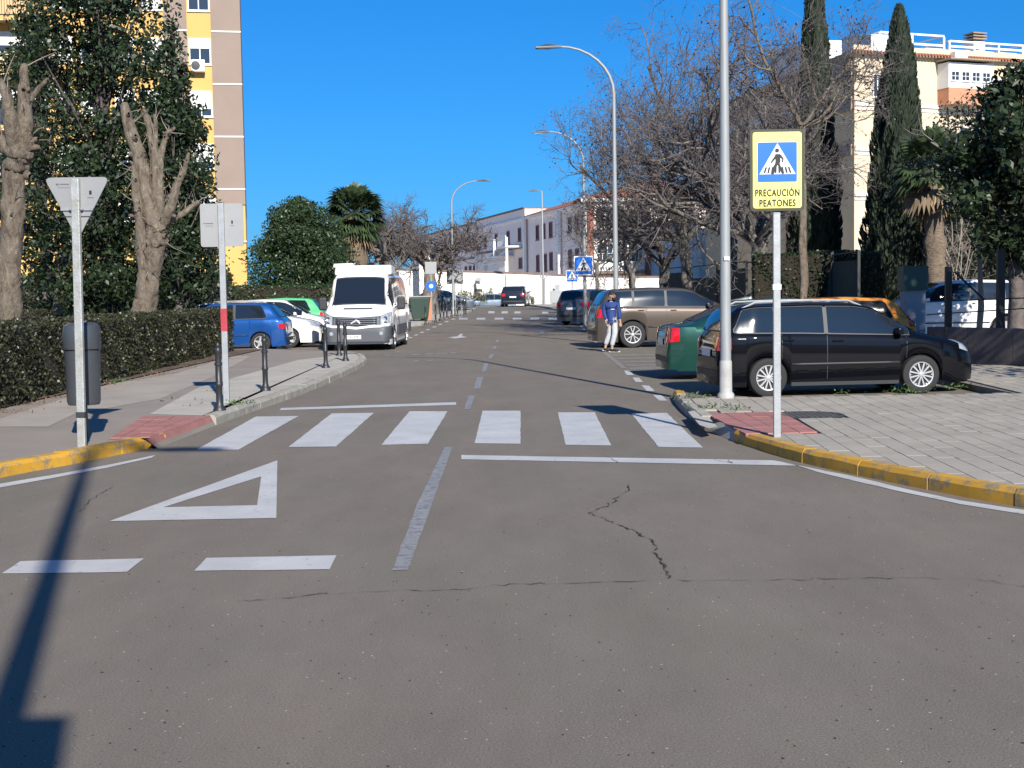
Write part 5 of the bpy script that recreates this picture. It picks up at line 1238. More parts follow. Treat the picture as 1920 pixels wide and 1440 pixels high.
# ---- fan palms
def palm(label, x, y, z0, h, r, seed, nf=46, fl=1.5, skirt=True, group=None):
    g = np.random.default_rng(seed); t = thing('palm_tree', label, 'palm', (x, y, z0), 0, group)
    T = TreeMesh(); n = 22; zz = np.linspace(-.1, h, n); T.tube(np.stack([.03*np.sin(zz), .02*np.cos(zz*1.3), zz], 1), r*(1.0+.12*g.normal(size=n))*np.linspace(1.2, .95, n), 14); T.build('trunk', mat('palm_trunk', (.16, .12, .085), .95, var=.5, scale=9, bump=1, bscale=20, stretch=(1, 1, 3)), t)
    def frond(az, el, L, mt, nm):
        d = np.array([math.cos(az)*math.cos(el), math.sin(az)*math.cos(el), math.sin(el)]); b = np.array([0, 0, h-.1])
        hub = b+d*L*.52; hub[2] -= L*.06; side = unit(np.cross(d, [0, 0, 1.0])); upv = np.cross(side, d)
        V = []; F = []
        V += [b+side*.015, b-side*.015, hub-side*.015, hub+side*.015]; F.append((0, 1, 2, 3))
        nb = 15
        for k in range(nb):
            a = (k/(nb-1)-.5)*2.6; bl = L*.62*(1-.25*abs(a)/1.3)*g.uniform(.85, 1.1)
            dd = unit(d*math.cos(a)+side*math.sin(a)+upv*(.15*math.cos(a*3))); w_ = unit(np.cross(dd, upv))*L*.052
            mid = hub+dd*bl*.55; tip = hub+dd*bl*.98+np.array([0, 0, -bl*.28])
            i = len(V); V += [hub, mid+w_, mid-w_, tip]; F.append((i, i+1, i+3, i+2))
        return link(nm, mesh_np(nm, np.array(V), np.array(F)), mt, t)
    for k in range(nf):
        el = R(86)-R(142)*(k/nf)**1.0+g.normal()*.12; az = k*2.399+g.normal()*.2
        frond(az, el, fl*g.uniform(.85, 1.1), M_leafp if el > R(-25) else M_dry if el < R(-42) else M_leafp, 'frond')
    if skirt:
        for k in range(22): frond(k*2.399+.5, R(-62)-g.random()*.35, fl*g.uniform(.7, 1.0), M_dry, 'dry_frond')
    return t
palm('fan palm with thick trunk and skirt of dry fronds behind the van', XY(668, 70), 70, .1, 5.7, .60, 61, nf=120, fl=1.75)
palm('hanging fan palm between the cypress and the dark evergreen at the right', XY(1752, 39), 39, .1, 4.9, .27, 62, nf=46, fl=1.35)

# ---- cypresses
def cypress(label, x, y, h, rmax, seed):
    g = np.random.default_rng(seed); t = thing('cypress_tree', label, 'cypress', (x, y, .1), 0, 'tall cypresses')
    T = TreeMesh(); T.tube([(0, 0, -.1), (0, 0, h*.5), (0, 0, h*.97)], [.2, .12, .02], 8); T.build('trunk', M_barkd, t)
    n = 26000; z = h*g.random(n)**.9*.985+.15; f = z/h; Rr = rmax*np.clip(np.minimum(1, (f+.25)/.45)*(1-f)**.62*1.12, .03, 1); a = g.uniform(0, 2*np.pi, n)
    lump = 1+.12*np.sin(a*5+z*1.3+seed)+.09*np.sin(a*9-z*3.1); q = Rr*lump*(1-.35*g.random(n)**2)
    P = np.stack([q*np.cos(a), q*np.sin(a), z], 1); up = np.stack([np.cos(a)*.35, np.sin(a)*.35, np.ones(n)], 1); up /= np.linalg.norm(up, axis=1, keepdims=True)
    nrm = np.stack([np.cos(a), np.sin(a), np.full(n, .1)], 1)+g.normal(size=(n, 3))*.5; nrm /= np.linalg.norm(nrm, axis=1, keepdims=True)
    b = np.cross(nrm, up); b /= np.linalg.norm(b, axis=1, keepdims=True); l = (.16*g.uniform(.6, 1.4, n))[:, None]; w_ = (.05*g.uniform(.6, 1.4, n))[:, None]
    V = np.stack([P-up*l, P+b*w_, P+up*l, P-b*w_], 1).reshape(-1, 3)
    c = link('crown', mesh_np('crown', V, np.arange(4*n).reshape(n, 4)), M_leafc, t); tag(c, kind='stuff')
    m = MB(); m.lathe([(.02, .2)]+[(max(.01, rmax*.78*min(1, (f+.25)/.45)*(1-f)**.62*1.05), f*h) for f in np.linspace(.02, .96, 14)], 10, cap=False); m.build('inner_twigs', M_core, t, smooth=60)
    return t
cypress('taller cypress rising out of the picture behind the pedestrian sign', XY(1528, 52), 52, 13.6, .98, 71)
cypress('pointed cypress in front of the cream house corner', XY(1684, 47), 47, 10.9, 1.22, 72)

# ---- bare trees on the right
GB = 'bare street trees on the right'
bare_tree('large bare plane tree with thick mottled trunk just behind the lamp post', XY(1428, 45), 45, .1, 2.9, .30,
    [(165, 46, 4.6, .13), (185, 34, 4.8, .12), (120, 66, 5.8, .14), (60, 66, 5.4, .13), (250, 48, 3.6, .10), (10, 52, 4.8, .12), (150, 78, 6.4, .13), (200, 60, 5.4, .12)], 81, 4, (6, 5, 5, 3), GB, lean=(-.02, 0), bark=M_barkg)
bare_tree('bare spreading tree whose branches reach left over the road', XY(1300, 52), 52, .1, 3.4, .24,
    [(175, 36, 5.2, .12), (195, 52, 5.2, .11), (150, 60, 5.4, .11), (90, 76, 6.4, .12), (20, 64, 5.0, .11), (165, 22, 4.4, .09), (230, 42, 3.6, .09)], 82, 4, (6, 6, 5, 4), GB, lean=(-.12, 0))
bare_tree('bare tree further along, standing before the fence', XY(1246, 62), 62, .1, 2.6, .26,
    [(180, 40, 4.0, .14), (140, 60, 4.2, .13), (60, 60, 4.0, .12), (0, 40, 3.8, .12), (215, 30, 3.6, .11), (270, 50, 3.2, .1)], 83, 4, (6, 5, 5, 4), GB)
bare_tree('slender bare tree in front of the red garage door', XY(1186, 74), 74, .15, 2.4, .20,
    [(180, 50, 3.8, .12), (90, 65, 3.6, .11), (10, 50, 3.6, .11), (200, 25, 3.2, .09)], 84, 4, (5, 5, 5, 4), GB)
bare_tree('thin bare tree behind the blue crossing sign on the lamp post', XY(1120, 88), 88, .3, 3.0, .15,
    [(160, 60, 3.6, .09), (60, 65, 3.4, .09), (200, 35, 3.2, .08), (10, 35, 3.0, .08)], 85, 3, (6, 6, 5, 4), GB, pods=.3)
bare_tree('bare tree with pale upright stem in front of the taller cypress', XY(1508, 41), 41, .1, 6.3, .11,
    [(170, 76, 4.6, .075), (20, 58, 3.4, .06), (200, 40, 2.6, .05), (-20, 30, 2.8, .05), (100, 50, 2.2, .04), (5, 12, 2.4, .04)], 86, 3, (6, 6, 5, 4), GB, bark=M_bark, pods=.35, lean=(-.015, 0))
bare_tree('bare tree crown standing high over the big plane tree', XY(1372, 60), 60, .1, 5.0, .25,
    [(165, 66, 7.4, .13), (90, 76, 7.4, .13), (20, 66, 6.8, .12), (195, 46, 6.6, .12), (-10, 48, 5.4, .10), (180, 58, 7.2, .12)], 87, 4, (5, 5, 4, 3), GB)
bare_tree('bare many-stemmed shrub with pale stems against the shaded wall', XY(1787, 41), 41, .1, .3, .10,
    [(100, 82, 3.4, .035), (20, 80, 3.6, .03), (-10, 74, 3.5, .03), (200, 84, 3.2, .035), (300, 78, 3.4, .03), (5, 68, 3.3, .025)], 88, 2, (5, 5), None, bark=M_twigp, twig=M_twigp, pods=0, name='bare_shrub', wig=.10, up=.2, ratio=(.3, .5))
bare_tree('pale bare tree spreading in front of the dark evergreen', XY(1838, 33), 33, .1, 3.5, .07,
    [(170, 55, 1.9, .05), (20, 50, 1.9, .05), (100, 70, 2.2, .05), (200, 20, 1.3, .04), (-20, 75, 1.8, .04)], 89, 2, (5, 5), None, bark=M_twigp, twig=M_twigp, pods=.1, wig=.2, lean=(-.02, 0))
# ---- bare trees left of the white wall
bare_tree('gnarled bare tree left of the white wall with wide dark crown', XY(806, 84), 84, .3, 3.0, .42,
    [(170, 55, 3.4, .2), (20, 30, 3.8, .2), (80, 75, 3.8, .18), (150, 25, 3.4, .16), (10, 58, 3.6, .17), (-5, 12, 3.0, .14), (260, 55, 3.0, .14)], 90, 3, (8, 7, 6, 4), 'bare trees left of the white wall', wig=.36, bark=M_barkg)
bare_tree('thick bare trunk with upright shoots beside the palm', XY(733, 80), 80, .3, 2.6, .60,
    [(170, 45, 2.8, .25), (80, 70, 3.4, .2), (20, 70, 3.2, .25), (150, 60, 3.0, .2), (0, 40, 2.4, .15)], 91, 3, (7, 7, 6, 4), 'bare trees left of the white wall', wig=.32, bark=M_barkg)
# ---- dark evergreens at the right edge (nearer two unseen, added to shade the yard)
leafy_tree('evergreen_tree', 'dark glossy evergreen overhanging the yard at the right edge', 'tree', XY(1905, 31.5), 31.5, .1,
    [(2.2, .9), (3.2, 1.7), (4.4, 1.9), (5.6, 1.5), (6.3, .5)], 120, 400, (.19, .10), M_leafd, 92, .18, 'evergreens around the yard', clr=(.35, .6), hollow=.7)
leafy_tree('evergreen_tree', 'dull clipped evergreen behind the shaded yard below the terracotta bay', 'tree', XY(1845, 44), 44, .1,
    [(1, 2.0), (3, 3.2), (5.2, 3.0), (6.6, 2.2), (7.4, .8)], 90, 190, (.16, .09), M_leafc, 93, .2, 'evergreens around the yard', clr=(.6, .95), hollow=.6)
leafy_tree('evergreen_tree', 'unseen broad evergreen added beside the paved corner to shade the yard', 'tree', 11.9, 18.5, .1,
    [(1.6, 1.6), (3, 3.0), (6, 3.2), (8.5, 2.4), (10, 1.0)], 120, 170, (.2, .11), M_leafd, 94, .22, 'evergreens around the yard', clr=(.6, 1.0), hollow=.8)
leafy_tree('evergreen_tree', 'second unseen evergreen added further out to shade the yard', 'tree', 17.5, 21, .1,
    [(1.6, 1.6), (3, 3.2), (5.5, 3.2), (7.4, 2.0), (8.4, .8)], 110, 200, (.2, .11), M_leafd, 95, .22, 'evergreens around the yard', clr=(.6, 1.0), hollow=.8)
hedge('tall dark hedge behind the fence between the plane trunk and the pillar', [(7.4, 43.5), (11.2, 43.0)], 1.6, 2.6, .1, 16, dens=230, leaf=.10, mt=M_leafd, group=None)
# grey-green shrubs under the white wall
for i, (px, Y, r_) in enumerate(((868, 112, .8), (884, 113, 1.15), (903, 113, .9), (921, 114, .8), (938, 115, .65), (822, 108, .9), (998, 118, .35))):
    leafy_tree('shrub', ['grey-green shrub by the wall, leftmost of the low row', 'tallest grey-green shrub of the row under the wall', 'grey-green shrub right of the tallest one', 'small grey-green shrub before the wall plaque', 'small shrub nearest the black off-roader', 'sparse shrub over the parked silver car', 'tiny shrub right of the black off-roader'][i],
        'shrub', XY(px, Y), Y, gz(Y), [(.1, r_*.7), (r_*.9, r_), (r_*1.9, r_*.25)], 12, 260, (.28, .06), M_leafo, 200+i, .04, 'shrubs under the white wall', clr=(.25, .5), hollow=.5)
# ================================================================ STREET FURNITURE
def street_lamp(label, x, y, H, side, reach=2.3, r0=.085, pole_frac=.84, group='street lamps', z0=None, straight=False, cone=0, head_l=.75):
    z0 = gz(y) if z0 is None else z0
    t = thing('street_lamp', label, 'street lamp', (x, y, z0), 0, group)
    b = MB(); P = [(0, 0, 0), (0, 0, H*.35), (0, 0, H*pole_frac)]; rr_ = [r0, r0*.86, r0*.62]
    if straight: P[-1] = (0, 0, H); P.append((side*.35, 0, H+.05)); rr_.append(r0*.4); hx, hz, tilt = side*.35, H+.05, 0
    else:
        zc = H*pole_frac; 
        for k in range(1, 9):
            a = math.pi/2*k/8; P.append((side*reach*(1-math.cos(a)), 0, zc+(H-zc)*math.sin(a))); rr_.append(r0*(.62-.27*k/8))
        hx, hz, tilt = side*reach, H, .0
    b.tube(P, rr_, 16); b.build('pole', M_pole, t, smooth=50)
    b = MB(); b.lathe([(r0*1.5, 0), (r0*1.5, .05), (r0*1.12, .09), (r0*1.1, .5), (r0*1.0, .52)], 16); b.build('base_sleeve', mat('lamp_base', (.34, .34, .33), .7, var=.2), t, smooth=40)
    b = MB(); s = side; l = head_l
    b.add([(hx-s*.08, -.05, hz-.04), (hx+s*l, -.13, hz-.05), (hx+s*l, .13, hz-.05), (hx-s*.08, .05, hz-.04), (hx-s*.08, -.05, hz+.04), (hx+s*l*.5, -.14, hz+.06), (hx+s*l, -.12, hz+.0), (hx+s*l, .12, hz+.0), (hx+s*l*.5, .14, hz+.06), (hx-s*.08, .05, hz+.04)],
          [(0,1,2,3),(0,4,5,6,1),(3,2,7,8,9),(1,6,7,2),(4,9,8,5),(5,8,7,6),(0,3,9,4)]); hd = b.build('lamp_head', mat('lamp_head_grey', (.10, .11, .12), .5), t, bevel=.01)
    b = MB(); b.box(min(hx+s*.25, hx+s*(l-.05)), max(hx+s*.25, hx+s*(l-.05)), -.1, .1, hz-.062, hz-.048); b.build('lens', M_bglass, hd)
    return t
nl = street_lamp('nearest street lamp post, thick grey tube beside the black car', *G(1361, 746, PAV).xy, 9.3, -1, r0=.078, z0=PAV)
b = MB(); b.cbox((0.01, -.088, 2.02-.1), (.07, .012, .05)); b.build('inspection_label', M_plate, nl)
street_lamp('second street lamp with curved arm reaching left over the road', XY(1155, 41), 41, 8.85, -1, reach=1.62, head_l=.68)
l3 = street_lamp('third street lamp carrying a blue crossing sign, arm curving left', XY(1097, 63), 63, 8.9, -1, reach=1.6, head_l=.68)
street_lamp('thin straight lamp with a flat head far down the street', XY(1019, 108), 108, 9.0, -1, straight=True, r0=.09)
street_lamp('street lamp on the left pavement with arm curving right', XY(850, 84), 84, 8.2, 1, reach=1.65, r0=.085)
street_lamp('street lamp behind the viewer casting the long shadow', .36, -3.35, 10.3, 1, reach=.55, pole_frac=.93, head_l=.9, r0=.105)
b = MB(); b.box(.02, .25, -.03, .03, 4.1, 4.93); b.build('shadow_panel', M_signback, [o for o in C.objects if o.name == 'street_lamp.005'][0])  # unseen panel sized to cast the broad block in the lamp's shadow

def rpoly(pts, r, n=4):     # polygon with rounded corners
    out = []; m = len(pts)
    for i in range(m):
        p = Vector(pts[i]); a = (Vector(pts[i-1])-p).normalized(); c = (Vector(pts[(i+1) % m])-p).normalized(); h = a.angle(c)/2; d = r/math.tan(h)
        s, e = p+a*d, p+c*d
        for k in range(n+1): t = k/n; out.append(tuple((1-t)**2*s+2*t*(1-t)*p+t*t*e))
    return out
def plate(name, poly, y0, y1, mt, parent): b = MB(); b.prism(poly, y0, y1, axis='y'); return b.build(name, mt, parent)
def post(t, h, wx=.05, wy=.08, mt=None): b = MB(); b.box(-wx/2, wx/2, -wy/2, wy/2, -.02, h); return b.build('post', mt or M_galv, t, bevel=.008)
M_sblue = mat('sign_blue', (.004, .13, .62), .35); M_syel = mat('sign_yellow', (.86, .80, .20), .4); M_swhite = mat('sign_white', (.70, .74, .80), .35)
# crossing warning sign
p = G(1457, 819, PAV)
ps = thing('pedestrian_sign', 'yellow sign PRECAUCIÓN PEATONES with blue crossing symbol on a grey post', 'road sign', p, R(1))
post(ps, 2.27, .075, .045)
b = MB(); b.box(-.042, .042, -.028, .028, 1.49, 1.545); b.build('clamp_band', M_plate, ps)
W2, H2, zc = .272, .405, 2.68; rt = -.01
bd = plate('border', rpoly([(-W2, zc-H2), (W2, zc-H2), (W2, zc+H2), (-W2, zc+H2)], .04), -.045, -.015, mat('sign_border', (.02, .025, .01), .5), ps)
plate('yellow_panel', rpoly([(-W2+.028, zc-H2+.028), (W2-.028, zc-H2+.028), (W2-.028, zc+H2-.028), (-W2+.028, zc+H2-.028)], .03), -.050, -.046, M_syel, bd)
def crossing_symbol(par, cx, cz, s, y, tri=1.0):
    """blue square with white triangle, walking figure and stripes, s = half side"""
    plate('blue_square', rpoly([(cx-s, cz-s), (cx+s, cz-s), (cx+s, cz+s), (cx-s, cz+s)], s*.07), y-.004, y, M_sblue, par)
    wt = plate('white_triangle', [(cx-s*.93, cz-s*.62), (cx+s*.93, cz-s*.62), (cx, cz+s*.95)], y-.007, y-.0042, M_swhite, par)
    k = s; X_ = lambda a: cx+a*k; Z_ = lambda a: cz+a*k; b = MB()
    hd = [(X_(-.02+.105*math.cos(a)), Z_(.58+.105*math.sin(a))) for a in np.linspace(0, 2*math.pi, 17)[:-1]]
    b.prism(hd, y-.0095, y-.0072, axis='y')
    q = lambda pts: [(X_(a), Z_(c)) for a, c in pts]
    for pts in ([(-.10,.40),(.12,.40),(.16,.05),(.11,-.10),(-.12,-.10),(-.10,.10)],          # trunk
                [(-.10,.40),(-.14,.30),(-.36,-.02),(-.30,-.06),(-.08,.18)], [(.08,.42),(.20,.34),(.32,.16),(.29,-.02),(.22,-.02),(.24,.14),(.12,.24)],   # arms
                [(-.12,-.08),(.02,-.10),(-.06,-.30),(-.20,-.62),(-.34,-.60),(-.26,-.30)], [(-.02,-.08),(.11,-.08),(.20,-.30),(.36,-.58),(.24,-.62),(.08,-.32)]):
        b.prism(q(pts), y-.0095-random.random()*.0004, y-.0072, axis='y')
    b.build('walking_figure', M_ink, wt)
    for i, a in enumerate((-.70, -.50, -.30, -.10, .10, .30, .50, .70)):
        sk = a*.10; b = MB(); top = -.26; tw = .045
        b.prism(q([(a-tw+sk*-.4, -.56), (a+tw-sk*.4, -.56), (a*.82+tw, top), (a*.82-tw, top)]), y-.0089-.0001*i, y-.0072, axis='y'); b.build('stripe', M_ink, wt)
crossing_symbol(bd, 0.0, 2.76, .195, -.051)
for s_, z, k, w_ in (('PRECAUCIÓN', 2.452, .096, .445), ('PEATONES', 2.350, .096, .365)): text(bd, s_, (0, -.0515, z), k, M_ink, bold=.0, thick=.0036, space=1.12, width=w_)
# give-way sign seen from behind
p = G(154, 838, PAV)
gw = thing('give_way_sign', 'triangular give-way sign seen from behind on a scuffed leaning post', 'road sign', p, R(-6)); gw.rotation_euler = (0, R(.7), R(-6))
M_postw = mat('galvanised_worn', (.33, .35, .36), .5, metal=.3, var=.25, scale=7, bump=.3, var2=(.30, .30, .27))
post(gw, 2.72, .085, .05, M_postw)
b = MB(); b.box(-.046, .046, -.028, .028, .30, .36); b.build('weld_band', M_dark, gw)
tri = rpoly([(-.345, 2.735), (.345, 2.735), (0, 2.11)], .045)[::1]
tp = plate('sign_plate', tri, .030, .045, M_signback, gw)
plate('sign_face', rpoly([(-.33, 2.73), (.33, 2.73), (0, 2.125)], .045), .0455, .049, M_swhite, gw)
b = MB(); b.box(-.17, .17, .012, .029, 2.40, 2.425); b.build('bracket', M_galv, gw)
b = MB(); b.box(-.17, .17, .026, .0295, 2.335, 2.345); b.build('rim_edge', M_dark, gw)
b = MB(); [b.lathe([(.016, 0), (.016, .02), (.008, .03)], 8, Matrix.Translation((x_, .012, z_)) @ Matrix.Rotation(math.pi/2, 4, 'X')) for x_, z_ in ((-.06, 2.412), (.06, 2.412))]; b.build('bolts', M_galv, gw)
b = MB(); b.box(.13, .155, .0275, .0298, 2.56, 2.60); b.build('maker_mark', M_ink, tp); b = MB(); b.box(.11, .175, .0275, .0298, 2.525, 2.533); b.box(-.22, -.19, .0275, .0298, 2.655, 2.675); b.box(-.18, -.08, .0275, .0298, 2.66, 2.672); b.box(-.2, -.07, .0275, .0298, 2.63, 2.634); tag(b.build('print_marks', mat('grey_print', (.12, .12, .12), .6), tp), kind='stuff')
# square sign seen from behind
p = G(425, 756, PAV)
sq = thing('crossing_sign', 'square road sign seen from behind, post with red tape band', 'road sign', p, 0)
post(sq, 2.82, .085, .05, M_galv)
b = MB(); b.box(-.044, .044, -.027, .027, 1.02, 1.34); b.build('red_tape', mat('red_tape', (.34, .03, .045), .6, var=.3, scale=8), sq)
tp = plate('sign_plate', rpoly([(-.302, 2.21), (.302, 2.21), (.302, 2.815), (-.302, 2.815)], .04), .03, .045, M_signback, sq)
plate('sign_face', rpoly([(-.29, 2.22), (.29, 2.22), (.29, 2.805), (-.29, 2.805)], .04), .0455, .049, M_sblue, sq)
b = MB(); b.box(.135, .158, .0275, .0298, 2.53, 2.575); b.build('maker_mark', M_ink, tp); b = MB(); b.box(.12, .17, .0275, .0298, 2.50, 2.507); b.box(-.26, -.24, .0275, .0298, 2.53, 2.55); b.box(-.23, -.12, .0275, .0298, 2.53, 2.545); b.box(-.24, -.12, .0275, .0298, 2.50, 2.506); tag(b.build('print_marks', MATS['grey_print'], tp), kind='stuff')
# blue crossing signs down the street
t = thing('crossing_sign', 'blue pedestrian crossing sign fixed to the third lamp post', 'road sign', (l3.location.x-.06, 62.82, A(1095, 498, 62.8).z), 0, 'blue crossing signs')
plate('white_rim', rpoly([(-.44, -.44), (.44, -.44), (.44, .44), (-.44, .44)], .06), 0, .03, M_swhite, t); crossing_symbol(t, 0, 0, .39, -.002)
p = G(1073, 586, PAV)
t = thing('crossing_sign', 'small blue pedestrian crossing sign on a thin post at the far crossing', 'road sign', (XY(1073, 84), 84, gz(84)), 0, 'blue crossing signs')
zc = A(1072, 518, 84).z-gz(84); post(t, zc, .08, .05); plate('white_rim', rpoly([(-.36, zc-.36), (.36, zc-.36), (.36, zc+.36), (-.36, zc+.36)], .06), -.06, -.03, M_swhite, t); crossing_symbol(t, 0, zc, .32, -.062)
t = thing('roundabout_sign', 'round blue sign on a post by the far bollards', 'road sign', (XY(809, 80), 80, gz(80)+.1), 0)
zc = A(809, 536.5, 80).z-gz(80)-.1; post(t, zc+.3+.75, .06, .05); b = MB(); b.lathe([(.29, 0), (.29, .02)], 28, Matrix.Translation((0, -.03, zc)) @ Matrix.Rotation(math.pi/2, 4, 'X')); d_ = b.build('blue_disc', M_sblue, t)
b = MB(); b.lathe([(.12, 0), (.12, .01)], 20, Matrix.Translation((0, -.052, zc)) @ Matrix.Rotation(math.pi/2, 4, 'X')); b.build('white_centre', M_swhite, d_)
b = MB(); b.box(-.33, .33, -.06, -.03, zc+.72, zc+1.42); b.build('sign_back', M_signback, t)
t = thing('crossing_sign', 'grey back of a square sign beside the left street lamp', 'road sign', (XY(853, 86)+.0, 86.5, gz(86)+.1), 0); zc = A(853, 519, 86.5).z-gz(86)-.1
post(t, zc+.3, .07, .05); b = MB(); b.box(-.52, .52, -.06, -.03, zc-.45, zc+.42); b.build('sign_back', M_signback, t)
t = thing('thin_post', 'thin grey pole right of the left street lamp', 'pole', (XY(865, 92), 92, gz(92)), 0); b = MB(); b.tube([(0, 0, 0), (0, 0, A(865, 508, 92).z-gz(92))], .04, 8); b.build('pole', M_pole, t)
t = thing('forked_post', 'slim post forking into a Y at its top in front of the white wall', 'pole', (XY(1020, 107.5), 107.2, gz(107)), 0); z1 = A(1020, 523, 107).z-gz(107); z2 = A(1020, 513, 107).z-gz(107)
b = MB(); b.tube([(0, 0, 0), (0, 0, z1)], .12, 8); b.build('stem', M_signback, t)
for s in (-1, 1): b = MB(); b.tube([(0, 0, z1-.05), (s*.25, 0, z1+.2), (s*.28, 0, z2)], .05, 6); b.build('arm', M_signback, t)
t = thing('traffic_mirror_box', 'small grey cabinet on the far right pavement by the wall', 'cabinet', (XY(1045, 116), 116, gz(116)+.1), 0); b = MB(); b.box(-.6, .6, -.3, .3, 0, 1.1); b.build('box', M_signback, t, bevel=.03); b = MB(); b.box(-.55, .55, -.32, -.305, .1, 1.0); b.build('door', M_galv, t)
# bollards
M_boll = M_black
def bollard_meshes():
    a = MB(); a.lathe([(.085, 0), (.085, .03), (.060, .06), (.050, .10), (.043, .12), (.043, .33), (.052, .34), (.052, .37), (.043, .38), (.041, .60), (.052, .61), (.052, .64), (.040, .65), (.038, .76), (.048, .78), (.048, .82), (.030, .85), (.001, .862)], 16, cap=False)
    return a.mesh('shaft', 45)
bm_ = bollard_meshes(); cm_ = MB().lathe([(.030, 0), (.034, .02), (.022, .045), (.001, .05)], 12, cap=False).mesh('cap', 45)
bl = [(412, 771, 1, 'front bollard beside the square sign post'), (498, 733, 1, 'second bollard along the left kerb'), (611, 690, 1, 'third bollard, in front of the van'), (636, 667, 1, 'bollard at the back of the kerb nose near the van'), (648, 677, 1, 'bollard at the tip of the kerb nose'),
      (798, 609.5, 2, 'nearest bollard of the far row'), (817, 604.5, 2, 'second bollard of the far row'), (826, 601.5, 2, 'third bollard of the far row'), (832, 598.5, 2, 'fourth bollard of the far row'), (838, 596, 2, 'fifth bollard of the far row'), (847, 593, 2, 'sixth bollard of the far row'),
      (853, 591, 2, 'bollard just left of the far lamp foot'), (858, 589.3, 2, 'bollard just right of the far lamp foot'), (870, 583.4, 2, 'next to last bollard of the far row'), (873.5, 582.3, 2, 'last bollard of the far row')]
first = None
for px, py, gset, lab in bl:
    p = G(px, py, PAV)
    if first is None:
        t = first = thing('bollard', lab, 'bollard', p, 0, 'black iron bollards'); link('shaft', bm_, M_boll, t); c = link('cap', cm_, M_boll, t); c.location.z = .855
    else: t = copy_tree(first); t.location = p; t['label'] = 'black iron '+lab
    t['label'] = t['label'] if t['label'].startswith('black') else 'black iron '+t['label']; t.scale = (1, 1, 1.0 if gset == 1 else 1.05)
# litter bin
p = G(160, 820, PAV); lb = thing('litter_bin', 'dark grey litter bin with domed hood behind the give-way sign post', 'litter bin', p, R(8))
M_bin = mat('bin_grey', (.05, .056, .064), .45, coat=.2, var=.08)
b = MB(); b.box(-.03, .03, -.03, .03, 0, 1.0); b.build('stand', M_dark, lb)
b = MB(); b.lathe([(.165, .36), (.178, .40), (.188, .92), (.192, .945)], 28); b.build('bucket', M_bin, lb, smooth=40)
b = MB(); b.lathe([(.180, .945), (.180, .965)], 28); b.build('slot', M_dark, lb)
b = MB(); b.lathe([(.196, .965), (.202, .99), (.198, 1.15), (.186, 1.22), (.14, 1.25), (.001, 1.255)], 28, cap=False); b.build('hood', M_bin, lb, smooth=40)
# rubbish container
p = G(781, 604.5, PAV); rc = thing('waste_container', 'dark green waste container standing behind the van near the bare tree', 'waste container', (p.x, p.y+2.5, p.z), R(5))
M_cg = mat('container_green', (.02, .045, .035), .5)
b = MB(); b.add([(-.42,-.4,.14),(.42,-.4,.14),(.42,.4,.14),(-.42,.4,.14),(-.55,-.5,1.25),(.55,-.5,1.25),(.55,.5,1.25),(-.55,.5,1.25)], [(0,3,2,1),(4,5,6,7),(0,1,5,4),(1,2,6,5),(2,3,7,6),(3,0,4,7)]); b.build('bin_body', M_cg, rc, bevel=.04)
b = MB(); b.box(-.6, .6, -.56, .56, 1.255, 1.33); b.build('lid', mat('lid_grey', (.25, .26, .27), .5), rc, bevel=.03)
for s in (-1, 1): b = MB(); b.lathe([(.09, -.03), (.09, .03)], 12, Matrix.Translation((s*.33, -.3, .09)) @ Matrix.Rotation(math.pi/2, 4, 'Y')); b.build('castor', M_rubber, rc)
ob = thing('orange_barrier', 'small orange-brown board standing beside the waste container', 'board', (XY(795, 72)+.1, 72, .15), 0); b = MB(); b.box(-.3, .3, -.05, .05, .05, 1.35); b.build('board', mat('board_orange', (.45, .20, .12), .8), ob, bevel=.02); b = MB(); b.box(-.34, .34, -.12, .12, 0, .05); b.build('foot', M_dark, ob)
# yard fence: posts and rails
fn = thing('yard_fence', 'dark metal fence with tall posts along the shaded yard at the right', 'fence', (0, 0, 0))
wa_, wb2 = Vector(wl[0]), Vector(wl[1]); M_fence = mat('fence_dark', (.018, .022, .022), .6)
for px, Y, wd in ((1778, 27.0, .12), (1876, 25.8, .14)):
    b = MB(); x = XY(px, Y); b.box(x-wd/2, x+wd/2, Y-.05, Y+.05, .5, A(px, 500 if px < 1800 else 468, Y).z); b.build('post', M_fence, fn)
for t0, t1 in (((1738, 590, 27.4), (1990, 574, 24.3)), ((1738, 566, 27.4), (1990, 556, 24.3))):
    b = MB(); b.tube([A(*t0), A(*t1)], .012, 5); b.build('rail', M_fence, fn)
b = MB(); b.tube([A(1790, 510, 27.0), A(1846, 562, 26.4)], .02, 5); b.build('brace', M_fence, fn)
# far fence with green screens between trees
ff = thing('screen_fence', 'dark green screened fence with thin posts behind the parked cars', 'fence', (0, 0, 0)); M_scr = mat('fence_screen', (.035, .06, .055), .8, var=.2, scale=2)
spots = [(1238, 66), (1290, 61), (1345, 56), (1400, 51.5), (1460, 47.5), (1500, 45), (1560, 42), (1610, 40)]
for i, (px, Y) in enumerate(spots):
    b = MB(); x = XY(px, Y); zt_ = A(px, 502-(px-1238)*.09, Y).z; b.box(x-.04, x+.04, Y-.04, Y+.04, .1, zt_); b.build('post', M_fence, ff)
    if i:
        q0 = Vector((XY(*spots[i-1]), spots[i-1][1])); q1 = Vector((x, Y)); d_ = (q1-q0); nn = Vector((-d_.y, d_.x)).normalized()*.015; z2 = zt_-.1
        if i not in (4, 5): b = MB(); b.prism([q0+d_*.02, q1-d_*.02, q1-d_*.02+nn, q0+d_*.02+nn], .15, z2-.2 if i % 2 else z2-.5); b.build('screen_panel', M_scr, ff)
        b = MB(); b.tube([(q0.x, q0.y, z2), (q1.x, q1.y, z2+.05)], .025, 5); b.build('rail', M_fence, ff)
